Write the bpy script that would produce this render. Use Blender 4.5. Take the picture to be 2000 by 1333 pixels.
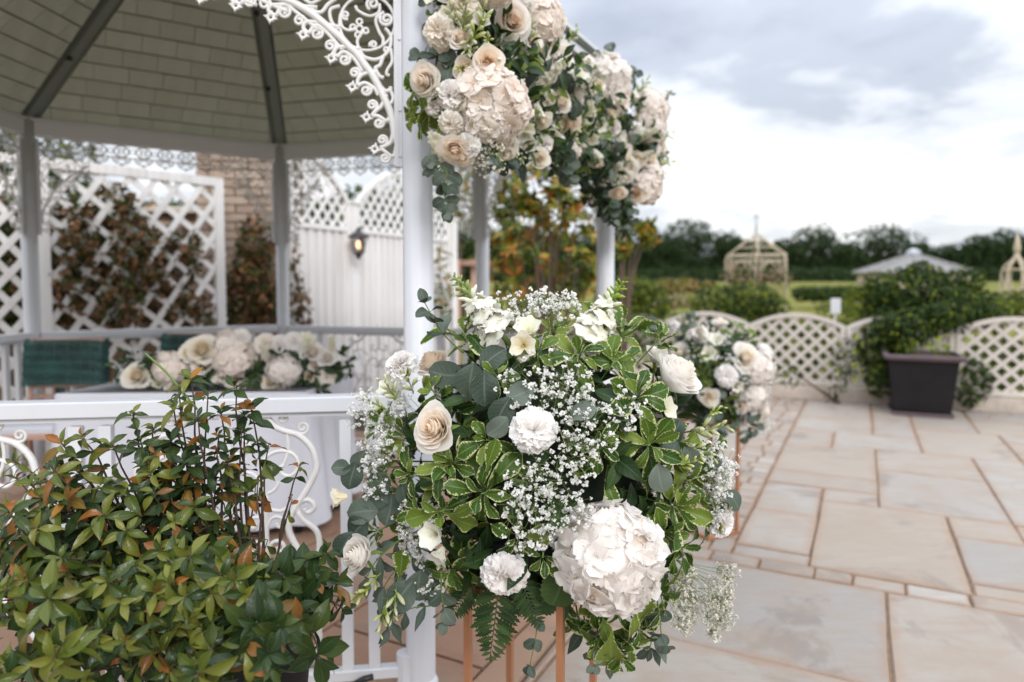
import bpy, math, random
import numpy as np
from mathutils import Matrix, Vector, noise

for o in list(bpy.data.objects):
    bpy.data.objects.remove(o)
S = bpy.context.scene
COL = S.collection
R = random.Random(11)
PI = math.pi

# ------------------------------------------------------------------ camera
F = 2000 * 24 / 36            # focal length in photo pixels
TH = math.atan(66 / F)        # pitch below the horizontal
CH = 1.25
cam = bpy.data.cameras.new('camera')
cam.lens, cam.sensor_width, cam.clip_end, cam.clip_start = 24, 36, 3000, 0.05
cam.shift_y = -43.5 / 2000
cam.dof.use_dof = True
cam.dof.focus_distance = 1.30
cam.dof.aperture_fstop = 2.2
co = bpy.data.objects.new('camera', cam)
COL.objects.link(co)
co.location = (0, 0, CH)
co.rotation_euler = (PI / 2 - TH, 0, 0)
S.camera = co

# ------------------------------------------------------------------ sky and sun
SUN_EL, SUN_AZ = math.radians(33), math.radians(158)   # azimuth from +Y towards +X
W = bpy.data.worlds.new('World')
S.world = W
W.use_nodes = True
nt = W.node_tree
nt.nodes.clear()


def N(nt, t, ins=None, **kw):
    n = nt.nodes.new('ShaderNode' + t)
    for k, v in kw.items():
        setattr(n, k, v)
    for k, v in (ins or {}).items():
        s = n.inputs[k]
        if isinstance(v, bpy.types.NodeSocket):
            nt.links.new(v, s)
        else:
            s.default_value = v
    return n


def mth(nt, op, a, b=0.0, c=None, clamp=False):
    d = {0: a, 1: b}
    if c is not None:
        d[2] = c
    return N(nt, 'Math', d, operation=op, use_clamp=clamp).outputs[0]


def mixc(nt, f, a, b, mode='MIX'):
    n = nt.nodes.new('ShaderNodeMix')
    n.data_type = 'RGBA'
    n.blend_type = mode
    for i, v in ((0, f), (6, a), (7, b)):
        if isinstance(v, bpy.types.NodeSocket):
            nt.links.new(v, n.inputs[i])
        else:
            n.inputs[i].default_value = v if i == 0 else tuple(v) + (1,) * (4 - len(v))
    return n.outputs[2]


def ramp(nt, f, stops, interp='LINEAR'):
    n = N(nt, 'ValToRGB', {0: f})
    e = n.color_ramp
    e.interpolation = interp
    while len(e.elements) < len(stops):
        e.elements.new(0.5)
    for k, (p, c) in enumerate(stops):
        e.elements[k].position = p
        if isinstance(c, (int, float)):
            c = (c, c, c)
        e.elements[k].color = tuple(c) + (1,)
    return n.outputs[0]


def sky_nodes():
    sky = N(nt, 'TexSky', sky_type='NISHITA', sun_disc=False, sun_elevation=SUN_EL, sun_rotation=SUN_AZ)
    g = N(nt, 'TexCoord').outputs['Generated']
    sp = N(nt, 'SeparateXYZ', {0: g})
    z = mth(nt, 'MAXIMUM', sp.outputs[2], 0.0)
    den = mth(nt, 'ADD', z, 0.22)
    v = N(nt, 'CombineXYZ', {0: mth(nt, 'DIVIDE', sp.outputs[0], den), 1: mth(nt, 'DIVIDE', sp.outputs[1], den), 2: 0.0}).outputs[0]
    v = N(nt, 'Mapping', {0: v, 1: SKY_OFF}).outputs[0]
    n1 = N(nt, 'TexNoise', {'Vector': v, 'Scale': 0.95, 'Detail': 7.0, 'Roughness': 0.50, 'Distortion': 0.35}).outputs[0]
    n2 = N(nt, 'TexNoise', {'Vector': v, 'Scale': 2.7, 'Detail': 5.0, 'Roughness': 0.55, 'Distortion': 0.2}).outputs[0]
    n = mth(nt, 'ADD', mth(nt, 'MULTIPLY', n1, 0.66), mth(nt, 'MULTIPLY', n2, 0.34))
    cloud = ramp(nt, n, SKY_RAMP, 'EASE')
    lum = mth(nt, 'ADD', mth(nt, 'ADD', 0.80, mth(nt, 'MULTIPLY', z, 0.50)), mth(nt, 'MULTIPLY', mth(nt, 'MULTIPLY', z, z), 1.5))       # an overcast sky is brighter overhead
    cloud = N(nt, 'VectorMath', {0: cloud, 3: lum}, operation='SCALE').outputs[0]
    blue = N(nt, 'VectorMath', {0: sky.outputs[0], 3: 0.10}, operation='SCALE').outputs[0]
    col = mixc(nt, 0.90, blue, cloud)
    bg = N(nt, 'Background', {0: col, 1: 1.0})
    nt.links.new(bg.outputs[0], N(nt, 'OutputWorld').inputs[0])


SKY_OFF = (-13.29, -5.4, 0.0)
SKY_RAMP = [(0.30, (0.34, 0.375, 0.45)), (0.42, (0.47, 0.51, 0.585)), (0.50, (0.73, 0.755, 0.80)), (0.575, (1.04, 1.04, 1.05))]
sky_nodes()
sl = bpy.data.lights.new('sun', 'SUN')
sl.energy, sl.angle, sl.color = 1.35, math.radians(24), (1.0, 0.98, 0.95)
so = bpy.data.objects.new('sun', sl)
COL.objects.link(so)
sd = Vector((math.sin(SUN_AZ) * math.cos(SUN_EL), math.cos(SUN_AZ) * math.cos(SUN_EL), math.sin(SUN_EL)))
so.rotation_euler = sd.to_track_quat('Z', 'Y').to_euler()
S.view_settings.view_transform = 'Standard'
S.view_settings.look = 'None'
S.view_settings.exposure = 0.53
S.view_settings.gamma = 1.0
S.view_settings.use_curve_mapping = False
S.cycles.use_denoising = True
S.cycles.max_bounces = 10
S.cycles.diffuse_bounces = 8
S.cycles.transparent_max_bounces = 8


# ------------------------------------------------------------------ helpers
def at(px, py, d):
    """the point seen at photo pixel (px, py), d metres in front of the camera"""
    x, y = (px - 1000) / F, (623 - py) / F
    v = Vector((x, math.cos(TH) + y * math.sin(TH), -math.sin(TH) + y * math.cos(TH)))
    return Vector((0, 0, CH)) + v * (d / v.y)


def raydir(px, py):
    return (at(px, py, 1.0) - Vector((0, 0, CH)))


def ground(px, py, z=0.0):
    v = raydir(px, py)
    return Vector((0, 0, CH)) + v * ((z - CH) / v.z)


def rv(s=1.0):
    return Vector((R.uniform(-1, 1), R.uniform(-1, 1), R.uniform(-1, 1))) * s


def rot3(y, z):
    """3x3 with column Y along y and column Z as near z as possible"""
    y = y.normalized()
    x = y.cross(z)
    if x.length < 1e-5:
        x = y.cross(Vector((0.31, 0.2, 0.9)))
    x.normalize()
    z = x.cross(y)
    return Matrix((x, y, z)).transposed()


def mtx(p, y, z, s=1.0):
    m = rot3(Vector(y), Vector(z))
    if isinstance(s, (int, float)):
        s = (s, s, s)
    return Matrix.Translation(p) @ m.to_4x4() @ Matrix.Diagonal((s[0], s[1], s[2], 1))


def facing(p, n, s=1.0, roll=None):
    """matrix whose Z axis looks along n"""
    q = Vector(n).normalized().to_track_quat('Z', 'Y').to_matrix().to_4x4()
    if roll is None:
        roll = R.uniform(0, 2 * PI)
    if isinstance(s, (int, float)):
        s = (s, s, s)
    return Matrix.Translation(p) @ q @ Matrix.Rotation(roll, 4, 'Z') @ Matrix.Diagonal((s[0], s[1], s[2], 1))


class MB:
    """collects vertices and faces, then links them as one mesh"""

    def __init__(s):
        s.v, s.f, s.uv, s.r, s.mi = [], [], [], [], []

    def add(s, vs, fs, uvs=None, r=0.0, mi=0, M=None):
        o = len(s.v)
        if M is not None:
            vs = [M @ Vector(a) for a in vs]
        s.v += [tuple(a) for a in vs]
        s.uv += list(uvs) if uvs is not None else [(0.5, 0.5)] * len(vs)
        s.r += list(r) if isinstance(r, (list, tuple)) else [r] * len(vs)
        for f in fs:
            s.f.append(tuple(o + i for i in f))
            s.mi.append(mi)
        return s

    def merge(s, b, M=None, r=None, mi=None):
        o = len(s.v)
        s.v += [tuple(M @ Vector(a)) for a in b.v] if M is not None else b.v
        s.uv += b.uv
        s.r += b.r if r is None else [r] * len(b.v)
        s.f += [tuple(o + i for i in f) for f in b.f]
        s.mi += b.mi if mi is None else [mi] * len(b.f)
        return s

    def box(s, c, size, M=None, ch=0.0, **k):
        x, y, z = (a / 2 for a in size)
        c = Vector(c)
        if ch <= 0:
            vs = [c + Vector((i * x, j * y, l * z)) for i in (-1, 1) for j in (-1, 1) for l in (-1, 1)]
            fs = [(0, 1, 3, 2), (4, 6, 7, 5), (0, 4, 5, 1), (2, 3, 7, 6), (0, 2, 6, 4), (1, 5, 7, 3)]
        else:
            vs, fs = [], []
            for zz, q in ((-z, 0), (z - ch, 0), (z, ch)):
                vs += [c + Vector((i * (x - q), j * (y - q), zz)) for i, j in ((-1, -1), (1, -1), (1, 1), (-1, 1))]
            for l in (0, 4):
                fs += [(l + i, l + (i + 1) % 4, l + 4 + (i + 1) % 4, l + 4 + i) for i in range(4)]
            fs += [(8, 9, 10, 11), (3, 2, 1, 0)]
        return s.add(vs, fs, M=M, **k)

    def bar(s, a, b, w, h, up=(0, 0, 1), **k):
        """box from a to b, w wide and h high"""
        a, b = Vector(a), Vector(b)
        m = Matrix.Translation((a + b) / 2) @ rot3(b - a, Vector(up)).to_4x4()
        return s.box((0, 0, 0), (w, (b - a).length, h), M=m, **k)

    def tube(s, path, rad, n=6, cap=True, **k):
        path = [Vector(p) for p in path]
        if len(path) < 2:
            return s
        rs = rad if isinstance(rad, (list, tuple)) else [rad] * len(path)
        vs, fs = [], []
        t = (path[1] - path[0]).normalized()
        x = t.orthogonal().normalized()
        for i, p in enumerate(path):
            a, b = path[max(i - 1, 0)], path[min(i + 1, len(path) - 1)]
            t2 = (b - a)
            t2 = t2.normalized() if t2.length > 1e-9 else t
            x = (x - t2 * x.dot(t2))
            x = x.normalized() if x.length > 1e-6 else t2.orthogonal().normalized()
            y = t2.cross(x)
            t = t2
            for j in range(n):
                g = 2 * PI * j / n
                vs.append(p + (x * math.cos(g) + y * math.sin(g)) * rs[i])
        for i in range(len(path) - 1):
            fs += [(i * n + j, i * n + (j + 1) % n, (i + 1) * n + (j + 1) % n, (i + 1) * n + j) for j in range(n)]
        if cap:
            fs += [tuple(range(n))[::-1], tuple((len(path) - 1) * n + j for j in range(n))]
        return s.add(vs, fs, **k)

    def lathe(s, prof, n=24, c=(0, 0, 0), **k):
        vs, fs = [], []
        for (r, z) in prof:
            vs += [(c[0] + r * math.cos(2 * PI * j / n), c[1] + r * math.sin(2 * PI * j / n), c[2] + z) for j in range(n)]
        for i in range(len(prof) - 1):
            fs += [(i * n + j, i * n + (j + 1) % n, (i + 1) * n + (j + 1) % n, (i + 1) * n + j) for j in range(n)]
        fs += [tuple((len(prof) - 1) * n + j for j in range(n)), tuple(range(n))[::-1]]
        return s.add(vs, fs, **k)

    def grid(s, fn, nu, nv, **k):
        """fn(u in -1..1, v in 0..1) -> point; uv = (u/2+.5, v)"""
        vs, uv, fs = [], [], []
        for j in range(nv + 1):
            for i in range(nu + 1):
                u, v = -1 + 2 * i / nu, j / nv
                vs.append(fn(u, v))
                uv.append((u / 2 + .5, v))
        for j in range(nv):
            for i in range(nu):
                q = j * (nu + 1) + i
                fs.append((q, q + 1, q + nu + 2, q + nu + 1))
        return s.add(vs, fs, uvs=uv, **k)

    def mesh(s, name, mats, smooth=True):
        m = bpy.data.meshes.new(name)
        m.from_pydata(s.v, [], s.f)
        nl = len(m.loops)
        vi = np.empty(nl, dtype=np.int32)
        m.loops.foreach_get('vertex_index', vi)
        uvl = m.uv_layers.new(name='UVMap')
        uvl.data.foreach_set('uv', np.array(s.uv, dtype=np.float32)[vi].ravel())
        at_ = m.attributes.new('rnd', 'FLOAT', 'POINT')
        at_.data.foreach_set('value', np.array(s.r, dtype=np.float32))
        if not isinstance(mats, (list, tuple)):
            mats = [mats]
        for a in mats:
            m.materials.append(a)
        if len(mats) > 1:
            m.polygons.foreach_set('material_index', np.array(s.mi, dtype=np.int32))
        m.polygons.foreach_set('use_smooth', np.full(len(m.polygons), smooth))
        m.update()
        return m


WM = {}                                   # world matrix of every object made here


def link(name, mesh, parent=None, M=None, kind=None, label=None):
    o = bpy.data.objects.new(name, mesh)
    COL.objects.link(o)
    M = M.copy() if M is not None else Matrix.Identity(4)
    WM[o] = M
    if parent is not None:
        o.parent = parent
        o.matrix_local = WM[parent].inverted() @ M
    else:
        o.matrix_world = M
    if kind:
        o['kind'] = kind
    if label:
        o['label'] = label
    return o


def thing(name, label, cat, loc=(0, 0, 0), rz=0.0, group=None):
    o = link(name, None, None, Matrix.Translation(Vector(loc)) @ Matrix.Rotation(rz, 4, 'Z'))
    o.empty_display_size = 0.1
    o['label'], o['category'] = label, cat
    if group:
        o['group'] = group
    return o


def tag(o, label, cat, group=None):
    o['label'], o['category'] = label, cat
    if group:
        o['group'] = group
    return o


def struct(name, mesh, M=None):
    return link(name, mesh, None, M, kind='structure')


def lerp(a, b, t):
    return a + (b - a) * t


def interp(tab, v):
    for (a, b), (c, d) in zip(tab, tab[1:]):
        if v <= c:
            t = (v - a) / (c - a)
            t = t * t * (3 - 2 * t) * .5 + t * .5
            return lerp(b, d, t)
    return tab[-1][1]


def bez(p0, p1, p2, n=8):
    return [p0 * (1 - t) ** 2 + p1 * 2 * t * (1 - t) + p2 * t * t for t in [i / n for i in range(n + 1)]]


def smooth_path(pts, n=6):
    """Catmull-Rom through 2D or 3D points"""
    P = [Vector(p) for p in pts]
    P = [P[0] * 2 - P[1]] + P + [P[-1] * 2 - P[-2]]
    out = []
    for i in range(1, len(P) - 2):
        a, b, c, d = P[i - 1:i + 3]
        for k in range(n):
            t = k / n
            out.append(0.5 * ((2 * b) + (c - a) * t + (2 * a - 5 * b + 4 * c - d) * t * t + (3 * b - a - 3 * c + d) * t ** 3))
    out.append(P[-2])
    return out


# ------------------------------------------------------------------ materials
def new_mat(name):
    m = bpy.data.materials.new(name)
    m.use_nodes = True
    m.node_tree.nodes.clear()
    return m, m.node_tree


def out(nt, sh):
    nt.links.new(sh, N(nt, 'OutputMaterial').inputs[0])


def rnd_nodes(nt):
    a = N(nt, 'Attribute', attribute_name='rnd').outputs['Fac']
    b = N(nt, 'ObjectInfo').outputs['Random']
    return mth(nt, 'FRACT', mth(nt, 'ADD', a, b)), a


def leafy(nt, col, rough=0.4, trans=0.25, bump=None, spec=0.25, tcol=None):
    ins = {'Base Color': col, 'Roughness': rough, 'Specular IOR Level': spec}
    if bump is not None:
        ins['Normal'] = N(nt, 'Bump', {'Height': bump, 'Strength': 0.2, 'Distance': 0.003}).outputs[0]
    p = N(nt, 'BsdfPrincipled', ins).outputs[0]
    t = N(nt, 'BsdfTranslucent', {0: col if tcol is None else tcol}).outputs[0]
    out(nt, N(nt, 'MixShader', {0: trans, 1: p, 2: t}).outputs[0])


def uv_leaf(nt):
    uv = N(nt, 'UVMap', uv_map='UVMap').outputs[0]
    s = N(nt, 'SeparateXYZ', {0: uv})
    e = mth(nt, 'ABSOLUTE', mth(nt, 'SUBTRACT', mth(nt, 'MULTIPLY', s.outputs[0], 2.0), 1.0))
    return uv, e, s.outputs[1]


def leaf_mat(name, stops, vein=(0.25, 0.32, 0.10), veinamt=0.5, rough=0.38, trans=0.22, margin=None, spots=None, spec=0.25):
    m, nt = new_mat(name)
    rn, at_ = rnd_nodes(nt)
    uv, e, v = uv_leaf(nt)
    col = ramp(nt, rn, stops)
    oc = N(nt, 'TexCoord').outputs['Object']
    nz = N(nt, 'TexNoise', {'Vector': oc, 'Scale': 60.0, 'Detail': 3.0}).outputs[0]
    col = mixc(nt, mth(nt, 'MULTIPLY', nz, 0.5), col, (0.03, 0.055, 0.02), 'MIX') if spots is None else mixc(nt, mth(nt, 'MULTIPLY', mth(nt, 'GREATER_THAN', nz, 0.60), 0.45), col, spots)
    # side veins: stripes slanting from the midrib
    st = mth(nt, 'SINE', mth(nt, 'MULTIPLY', mth(nt, 'SUBTRACT', v, mth(nt, 'MULTIPLY', e, 0.22)), 44.0))
    st = mth(nt, 'POWER', mth(nt, 'MAXIMUM', st, 0.0), 6.0)
    mid = mth(nt, 'LESS_THAN', e, 0.07)
    vm = mth(nt, 'MAXIMUM', mth(nt, 'MULTIPLY', st, 0.30), mid)
    col = mixc(nt, mth(nt, 'MULTIPLY', vm, veinamt), col, vein)
    if margin:
        off = N(nt, 'VectorMath', {0: uv, 1: N(nt, 'CombineXYZ', {0: rn, 1: at_, 2: mth(nt, 'MULTIPLY', rn, 9.0)}).outputs[0]}, operation='ADD').outputs[0]
        mp = N(nt, 'Mapping', {0: off, 3: (3.0, 14.0, 3.0)}).outputs[0]
        mz = N(nt, 'TexNoise', {'Vector': mp, 'Scale': 1.3, 'Detail': 3.0, 'Roughness': 0.7}).outputs[0]
        tip = mth(nt, 'POWER', v, 9.0)
        edge = mth(nt, 'MAXIMUM', e, mth(nt, 'MULTIPLY', tip, 1.0))
        lim = mth(nt, 'ADD', 0.91, mth(nt, 'MULTIPLY', mth(nt, 'SUBTRACT', mz, 0.53), 1.5))
        lim = mth(nt, 'ADD', lim, mth(nt, 'MULTIPLY', mth(nt, 'SUBTRACT', rn, 0.5), 0.10))
        mk = mth(nt, 'GREATER_THAN', edge, lim)
        col = mixc(nt, mk, col, margin)
    bump = mth(nt, 'SUBTRACT', 0.0, vm)
    leafy(nt, col, rough, trans, bump, spec)
    return m


def petal_mat(name, inner, outer, deep=None, rough=0.6, trans=0.42):
    """colour runs with the petal: UV v from base to rim, attribute rnd from the heart to the outside"""
    m, nt = new_mat(name)
    a = N(nt, 'Attribute', attribute_name='rnd').outputs['Fac']
    ob = N(nt, 'ObjectInfo').outputs['Random']
    uv, e, v = uv_leaf(nt)
    t = mth(nt, 'ADD', mth(nt, 'MULTIPLY', a, 0.75), mth(nt, 'MULTIPLY', v, 0.3), clamp=True)
    col = ramp(nt, t, [(0.0, deep or inner), (0.35, inner), (0.95, outer)])
    oc = N(nt, 'TexCoord').outputs['Object']
    nz = N(nt, 'TexNoise', {'Vector': oc, 'Scale': 25.0, 'Detail': 4.0}).outputs[0]
    col = mixc(nt, mth(nt, 'MULTIPLY', nz, 0.16), col, inner)
    hs = N(nt, 'HueSaturation', {'Saturation': mth(nt, 'ADD', 0.7, mth(nt, 'MULTIPLY', ob, 0.6)), 'Color': col}).outputs[0]
    rib = N(nt, 'TexWave', {'Vector': N(nt, 'Mapping', {0: uv, 3: (9.0, 0.6, 1.0)}).outputs[0], 'Scale': 1.0, 'Distortion': 1.5}, bands_direction='X').outputs[1]
    leafy(nt, hs, rough, trans, None, 0.15, mixc(nt, 0.14, hs, (1.0, 0.85, 0.70)))
    return m


def plain(name, col, rough=0.5, metal=0.0, nscale=6.0, namt=0.12, dark=None, bump=0.0, spec=0.4, streak=None):
    m, nt = new_mat(name)
    oc = N(nt, 'TexCoord').outputs['Object']
    mp = N(nt, 'Mapping', {0: oc, 3: streak or (1, 1, 1)}).outputs[0]
    nz = N(nt, 'TexNoise', {'Vector': mp, 'Scale': nscale, 'Detail': 6.0, 'Roughness': 0.62}).outputs[0]
    f = mth(nt, 'MULTIPLY', ramp(nt, nz, [(0.38, 0.0), (0.72, 1.0)]), namt)
    c = mixc(nt, f, col, dark or tuple(a * 0.45 for a in col))
    ob = N(nt, 'ObjectInfo').outputs['Random']
    c = N(nt, 'HueSaturation', {'Value': mth(nt, 'ADD', 0.95, mth(nt, 'MULTIPLY', ob, 0.1)), 'Color': c}).outputs[0]
    ins = {'Base Color': c, 'Roughness': mth(nt, 'ADD', rough, mth(nt, 'MULTIPLY', nz, 0.15)), 'Metallic': metal, 'Specular IOR Level': spec}
    if bump:
        ins['Normal'] = N(nt, 'Bump', {'Height': nz, 'Strength': bump, 'Distance': 0.006}).outputs[0]
    out(nt, N(nt, 'BsdfPrincipled', ins).outputs[0])
    return m


def stone_mat(name, stops, stain=(0.16, 0.11, 0.08), stain_amt=0.55, rough=0.6, rim=0.0, pale=(0.37, 0.355, 0.36)):
    m, nt = new_mat(name)
    ob = N(nt, 'ObjectInfo').outputs['Random']
    geo = N(nt, 'NewGeometry').outputs['Position']
    base = ramp(nt, ob, stops)
    big = N(nt, 'TexNoise', {'Vector': geo, 'Scale': 2.1, 'Detail': 6.0, 'Roughness': 0.6, 'Distortion': 0.8}).outputs[0]
    sh = N(nt, 'VectorMath', {0: geo, 1: N(nt, 'CombineXYZ', {0: mth(nt, 'MULTIPLY', ob, 37.0), 1: ob, 2: 0.0}).outputs[0]}, operation='ADD').outputs[0]
    v2 = N(nt, 'TexNoise', {'Vector': N(nt, 'Mapping', {0: sh, 2: (0, 0, 0.47), 3: (2.2, 9.0, 4.0)}).outputs[0], 'Scale': 1.3, 'Detail': 8.0, 'Roughness': 0.62, 'Distortion': 1.6}).outputs[0]
    c = mixc(nt, mth(nt, 'MULTIPLY', ramp(nt, v2, [(0.47, 0.0), (0.60, 1.0)]), 0.30), base, (0.28, 0.20, 0.155))
    c = mixc(nt, mth(nt, 'MULTIPLY', ramp(nt, v2, [(0.30, 1.0), (0.44, 0.0)]), 0.35), c, pale)
    patch = ramp(nt, N(nt, 'TexNoise', {'Vector': sh, 'Scale': 1.4, 'Detail': 9.0, 'Roughness': 0.66, 'Distortion': 1.0}).outputs[0], [(0.545, 0.0), (0.615, 1.0)])
    c = mixc(nt, mth(nt, 'MULTIPLY', patch, stain_amt), c, stain)
    fine = N(nt, 'TexNoise', {'Vector': geo, 'Scale': 140.0, 'Detail': 4.0}).outputs[0]
    c = mixc(nt, mth(nt, 'MULTIPLY', fine, 0.22), c, (0.25, 0.19, 0.15))
    c = mixc(nt, mth(nt, 'MULTIPLY', ramp(nt, big, [(0.46, 0.0), (0.66, 1.0)]), 0.58), c, (0.285, 0.222, 0.17))
    if rim:                                    # rusty sand washed out of the joints along the edges of each slab
        ra = N(nt, 'Attribute', attribute_name='rnd').outputs['Fac']
        rn_ = N(nt, 'TexNoise', {'Vector': geo, 'Scale': 9.0, 'Detail': 6.0, 'Roughness': 0.65}).outputs[0]
        ra = ramp(nt, mth(nt, 'ADD', ra, mth(nt, 'MULTIPLY', mth(nt, 'SUBTRACT', rn_, 0.5), 1.5)), [(0.5, 0.0), (1.25, 1.0)])
        c = mixc(nt, mth(nt, 'MULTIPLY', ra, rim), c, (0.30, 0.175, 0.105))
    h = mth(nt, 'ADD', v2, mth(nt, 'MULTIPLY', fine, 0.25))
    bp = N(nt, 'Bump', {'Height': h, 'Strength': 0.25, 'Distance': 0.008}).outputs[0]
    out(nt, N(nt, 'BsdfPrincipled', {'Base Color': c, 'Roughness': mth(nt, 'ADD', rough, mth(nt, 'MULTIPLY', v2, -0.1)), 'Normal': bp, 'Specular IOR Level': 0.35}).outputs[0])
    return m


G = {}
G['white'] = plain('white_paint', (0.61, 0.62, 0.66), 0.36, nscale=7, namt=0.17, dark=(0.50, 0.46, 0.40), streak=(1, 1, .3))
G['white_cast'] = plain('white_cast_iron', (0.74, 0.73, 0.73), 0.4, nscale=30, namt=0.22, dark=(0.42, 0.36, 0.28))
G['white_wood'] = plain('white_stained_timber', (0.80, 0.785, 0.78), 0.6, nscale=7, namt=0.32, dark=(0.38, 0.31, 0.24), streak=(1, 1, .15))
G['cream_wood'] = plain('cream_lattice_timber', (0.60, 0.55, 0.51), 0.6, nscale=9, namt=0.35, dark=(0.36, 0.28, 0.20))
G['ceiling'] = plain('sage_ceiling_board', (0.47, 0.515, 0.445), 0.7, nscale=9, namt=0.3, dark=(0.29, 0.315, 0.265))
G['rafter'] = plain('dark_sage_rafter', (0.19, 0.225, 0.205), 0.6)
G['roofing'] = plain('grey_green_roofing', (0.18, 0.21, 0.19), 0.7)
G['black'] = plain('black_metal', (0.02, 0.022, 0.025), 0.35, nscale=30)
G['copper'] = plain('copper_paint', (0.50, 0.235, 0.125), 0.36, metal=0.55, nscale=12, namt=0.15)
G['cloth'] = plain('white_linen', (0.60, 0.61, 0.675), 0.8, nscale=40, namt=0.05, bump=0.05)
G['stemg'] = plain('green_stem', (0.13, 0.20, 0.05), 0.5, nscale=30, namt=0.3)
G['gypstem'] = plain('pale_green_stem', (0.15, 0.20, 0.06), 0.5, nscale=30)
G['bark'] = plain('brown_twig', (0.085, 0.055, 0.038), 0.7, nscale=60, namt=0.5)
G['bark2'] = plain('grey_brown_bark', (0.15, 0.10, 0.075), 0.8, nscale=25, namt=0.5, bump=0.4)
G['foam'] = plain('dark_moss', (0.022, 0.032, 0.018), 0.9, nscale=40, namt=0.4)
G['soil'] = plain('dark_soil', (0.05, 0.035, 0.025), 0.95, nscale=30, namt=0.5, bump=0.6)
G['pot'] = plain('dark_glazed_pot', (0.011, 0.0105, 0.011), 0.55, nscale=8, namt=0.5, dark=(0.022, 0.017, 0.02), spec=0.18)
G['potrim'] = plain('mauve_glazed_rim', (0.105, 0.072, 0.08), 0.42, nscale=8, namt=0.4)
G['mortar'] = plain('sandy_mortar', (0.25, 0.165, 0.11), 0.9, nscale=14, namt=0.8, dark=(0.09, 0.058, 0.04), bump=0.5)
G['mortar2'] = plain('brown_joint', (0.13, 0.08, 0.055), 0.9, nscale=18, namt=0.6, dark=(0.04, 0.028, 0.02), bump=0.5)
G['rosewood'] = plain('pink_limewashed_wood', (0.50, 0.30, 0.23), 0.5, nscale=15, namt=0.3)
G['plinth'] = plain('pale_stone_plinth', (0.55, 0.47, 0.40), 0.8, nscale=8, namt=0.5, bump=0.4)
G['slate'] = plain('grey_slate_roof', (0.245, 0.235, 0.225), 0.6, nscale=20, namt=0.25)
G['wallbeige'] = plain('beige_render', (0.48, 0.40, 0.31), 0.8)
G['obelisk'] = plain('cream_metal', (0.52, 0.44, 0.33), 0.5, nscale=20, namt=0.3)
G['galv'] = plain('galvanised_metal', (0.45, 0.48, 0.52), 0.45, metal=0.3)
G['brickm'] = stone_mat('pinkish_brick', [(0.0, (0.34, 0.235, 0.185)), (0.4, (0.42, 0.31, 0.24)), (0.7, (0.47, 0.37, 0.30)), (1.0, (0.33, 0.23, 0.175))], stain_amt=0.3, rough=0.85)
G['slab'] = stone_mat('sandstone_slab', [(0.0, (0.32, 0.283, 0.24)), (0.2, (0.335, 0.305, 0.268)), (0.4, (0.275, 0.265, 0.252)), (0.5, (0.375, 0.355, 0.328)), (0.62, (0.30, 0.262, 0.222)), (0.8, (0.315, 0.302, 0.288)), (1.0, (0.325, 0.282, 0.238))], stain=(0.155, 0.13, 0.115), rim=0.42)
G['floorslab'] = stone_mat('brown_flagstone', [(0.0, (0.32, 0.175, 0.108)), (0.5, (0.37, 0.20, 0.125)), (1.0, (0.29, 0.16, 0.10))], stain_amt=0.4, stain=(0.13, 0.08, 0.06), pale=(0.33, 0.205, 0.145))

G['pitt'] = leaf_mat('variegated_leaf', [(0.0, (0.024, 0.068, 0.007)), (0.35, (0.058, 0.122, 0.010)), (0.7, (0.125, 0.195, 0.018)), (1.0, (0.23, 0.295, 0.045))], vein=(0.26, 0.36, 0.14), veinamt=0.42, margin=(0.52, 0.54, 0.27), rough=0.33, trans=0.26, spec=0.2)
G['euc'] = leaf_mat('eucalyptus_leaf', [(0.0, (0.034, 0.054, 0.038)), (0.5, (0.066, 0.090, 0.068)), (1.0, (0.125, 0.150, 0.122))], vein=(0.22, 0.27, 0.22), veinamt=0.30, rough=0.5, trans=0.08, spots=(0.15, 0.18, 0.155))
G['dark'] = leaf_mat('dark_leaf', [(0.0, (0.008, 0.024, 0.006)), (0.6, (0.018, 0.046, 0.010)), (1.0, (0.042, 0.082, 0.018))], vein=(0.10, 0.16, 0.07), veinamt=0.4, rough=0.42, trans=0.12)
G['lime'] = leaf_mat('lime_leaf', [(0.0, (0.14, 0.24, 0.03)), (1.0, (0.26, 0.34, 0.06))], rough=0.4, trans=0.3)
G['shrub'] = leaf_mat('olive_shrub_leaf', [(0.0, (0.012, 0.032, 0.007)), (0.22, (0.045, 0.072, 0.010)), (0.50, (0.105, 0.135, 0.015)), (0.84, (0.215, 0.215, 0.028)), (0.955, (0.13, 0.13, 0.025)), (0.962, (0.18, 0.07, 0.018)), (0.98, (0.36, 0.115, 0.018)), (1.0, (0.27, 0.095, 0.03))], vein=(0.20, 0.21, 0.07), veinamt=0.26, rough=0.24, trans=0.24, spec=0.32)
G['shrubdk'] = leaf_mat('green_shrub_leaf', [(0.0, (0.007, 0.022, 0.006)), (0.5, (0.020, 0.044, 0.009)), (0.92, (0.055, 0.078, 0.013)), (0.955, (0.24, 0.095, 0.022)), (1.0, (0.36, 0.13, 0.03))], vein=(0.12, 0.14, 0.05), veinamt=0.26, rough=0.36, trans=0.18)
G['shrubor'] = leaf_mat('orange_turning_leaf', [(0.0, (0.16, 0.10, 0.018)), (0.5, (0.38, 0.135, 0.016)), (1.0, (0.46, 0.20, 0.02))], vein=(0.42, 0.24, 0.06), veinamt=0.3, rough=0.4, trans=0.3)
G['photinia'] = leaf_mat('gold_and_green_leaf', [(0.0, (0.03, 0.070, 0.010)), (0.45, (0.13, 0.165, 0.014)), (0.70, (0.33, 0.29, 0.022)), (0.82, (0.50, 0.32, 0.022)), (0.92, (0.58, 0.20, 0.02)), (1.0, (0.36, 0.10, 0.035))], rough=0.30, trans=0.3, vein=(0.5, 0.45, 0.15))
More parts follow.
